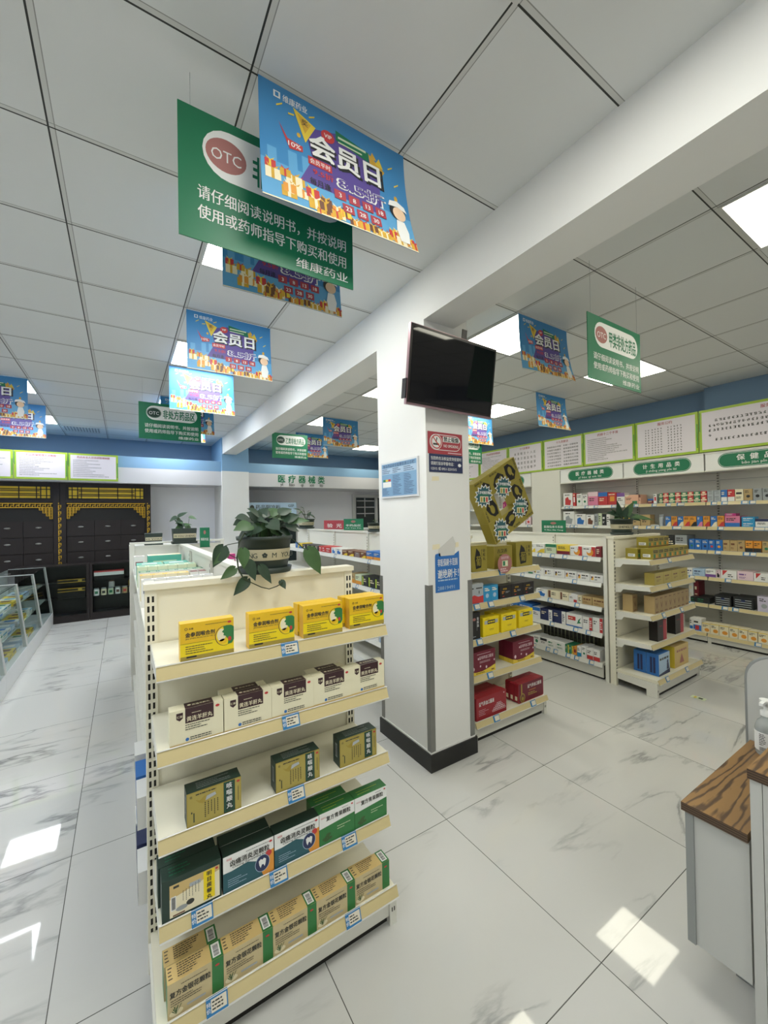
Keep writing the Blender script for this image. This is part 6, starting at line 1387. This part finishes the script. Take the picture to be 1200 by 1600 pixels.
# ------------------------------------------------------------------ checkout counter at the right
X0, Y0 = 1.495, .592
t = thing('low_counter', 'low white counter with zebra-wood top at the right edge', 'counter', (X0, Y0, 0)); HT = .634; Wc = .62
mb = MB(); mb.box(-.006, Wc, -.164, .0, HT - .026, HT, 'zebra_wood'); mb.box(-.0065, -.006, -.164, .0, HT - .026, HT - .001, 'ply_edge'); mb.box(-.006, Wc, .0, .0005, HT - .026, HT - .001, 'ply_edge'); mb.build('counter_top', t)
mb = MB(); mb.box(.006, Wc - .006, -.164, -.012, .20, HT - .0265, 'counter_white'); mb.build('cabinet_body', t)
mb = MB(); mb.box(.0, .0058, -.03, -.008, .20, HT - .027, 'grey_edge'); mb.build('corner_strip', t)
mb = MB(); mb.box(.22, Wc - .02, -.164, -.06, 0, .1995, 'grey_edge'); mb.build('recessed_plinth', t)
t = thing('tall_counter', 'taller white counter with zebra-wood top, cut by the right edge', 'counter', (X0 - .004, .424, 0)); HT2 = .826
mb = MB(); mb.box(-.006, .62, -1.0, .0, HT2 - .028, HT2, 'zebra_wood'); mb.box(-.0065, -.006, -1.0, .0, HT2 - .028, HT2 - .001, 'ply_edge'); mb.box(-.006, .62, .0, .0005, HT2 - .028, HT2 - .001, 'ply_edge'); mb.build('counter_top', t)
mb = MB(); mb.box(-.002, .0098, -.03, -.004, .105, HT2 - .0285, 'counter_white'); mb.build('end_panel', t); mb = MB(); mb.box(-.0015, .0095, -.99, -.0315, .105, HT2 - .0285, 'counter_white'); mb.build('front_panel', t); mb = MB(); mb.box(.006, .0098, -.98, -.02, 0, .1045, 'grey_edge'); mb.build('toe_kick', t)
t = thing('privacy_panel', 'white rounded partition panel with grey edge behind the low counter', 'panel', (X0 + Wc + .003, Y0 + .006, .0)); pts = [(-1.2, 0), (0, 0), (0, .88)]; r = .1
for i in range(9): a = math.radians(i * 11.25); pts.append((-r + r * math.cos(a), .88 + r * math.sin(a)))
pts.append((-1.2, .98)); mb = MB(); mb.extr([(0, y, z) for y, z in pts], (.018, 0, 0), 'counter_white'); mb.build('panel', t)
mb = MB(); edge = [(0.009, y + .0015, z + (.0015 if z > .9 else 0)) for y, z in pts[1:]]; mb.tube(edge, .0092, 'grey_edge', 8); mb.build('edge_trim', t)
t = thing('sanitizer_bottle', 'clear pump bottle standing on the low counter against the panel', 'bottle', (X0 + Wc - .075, .523, HT + .0005)); mb = MB()
mb.lathe([(.03, 0), (.033, .006), (.033, .10), (.026, .122), (.014, .135), (.014, .145)], 0, 0, 'clear_plastic', 24); mb.build('body', t); mb = MB(); mb.lathe([(.0335, .018), (.0335, .088)], 0, 0, 'sign_white', 24, caps=False); F = Fr((-.034, .012, 0), (0, -1, 0), (0, 0, 1)); mb.dash(F, 0, .04, .024, .085, 7, 'ink', random.Random(3), .0006, .4); mb.bars(F, 0, .02, .024, .035, random.Random(4)); mb.build('label_wrap', t)
mb = MB(); mb.lathe([(.016, .1452), (.016, .162), (.006, .164), (.006, .19), (.018, .192), (.018, .205)], 0, 0, 'sign_white', 18); mb.box(-.05, 0, -.006, .006, .194, .204, 'sign_white'); mb.build('pump', t)
t = thing('mint_bottle', 'mint green bottle with white cap behind the partition panel', 'bottle', (2.33, .545, .90)); mb = MB(); mb.lathe([(.042, 0), (.042, .02), (.033, .045), (.03, .14), (.028, .15)], 0, 0, 'mint', 20); mb.build('body', t); mb = MB(); mb.lathe([(.028, .1502), (.028, .165), (.018, .166), (.018, .19)], 0, 0, 'sign_white', 18); mb.build('cap', t)
t = thing('side_table', 'table hidden behind the partition carrying the mint bottle', 'table', (2.17, -.3, 0)); mb = MB(); mb.box(0, .4, 0, .9, .872, .8995, 'counter_white'); mb.build('table_top', t)
for x in (.01, .36):
    for y in (.02, .86): mb = MB(); mb.box(x, x + .03, y, y + .03, 0, .8715, 'alu'); mb.build('leg', t)
mb = MB(); mb.box(3.985, 4.045, 1.40, 1.50, 0.0005, .0012, 'palegreen'); mb.rect(Fr((3.985, 1.40, .0012), (1, 0, 0), (0, 1, 0)), .015, .02, .045, .05, 'ink', .0004); mb.rect(Fr((3.985, 1.40, .0012), (1, 0, 0), (0, 1, 0)), .01, .065, .05, .08, 'yellow', .0004); tag(mb.build('floor_sticker'), 'worn yellow-green sticker on the floor before the right end unit', 'sticker')
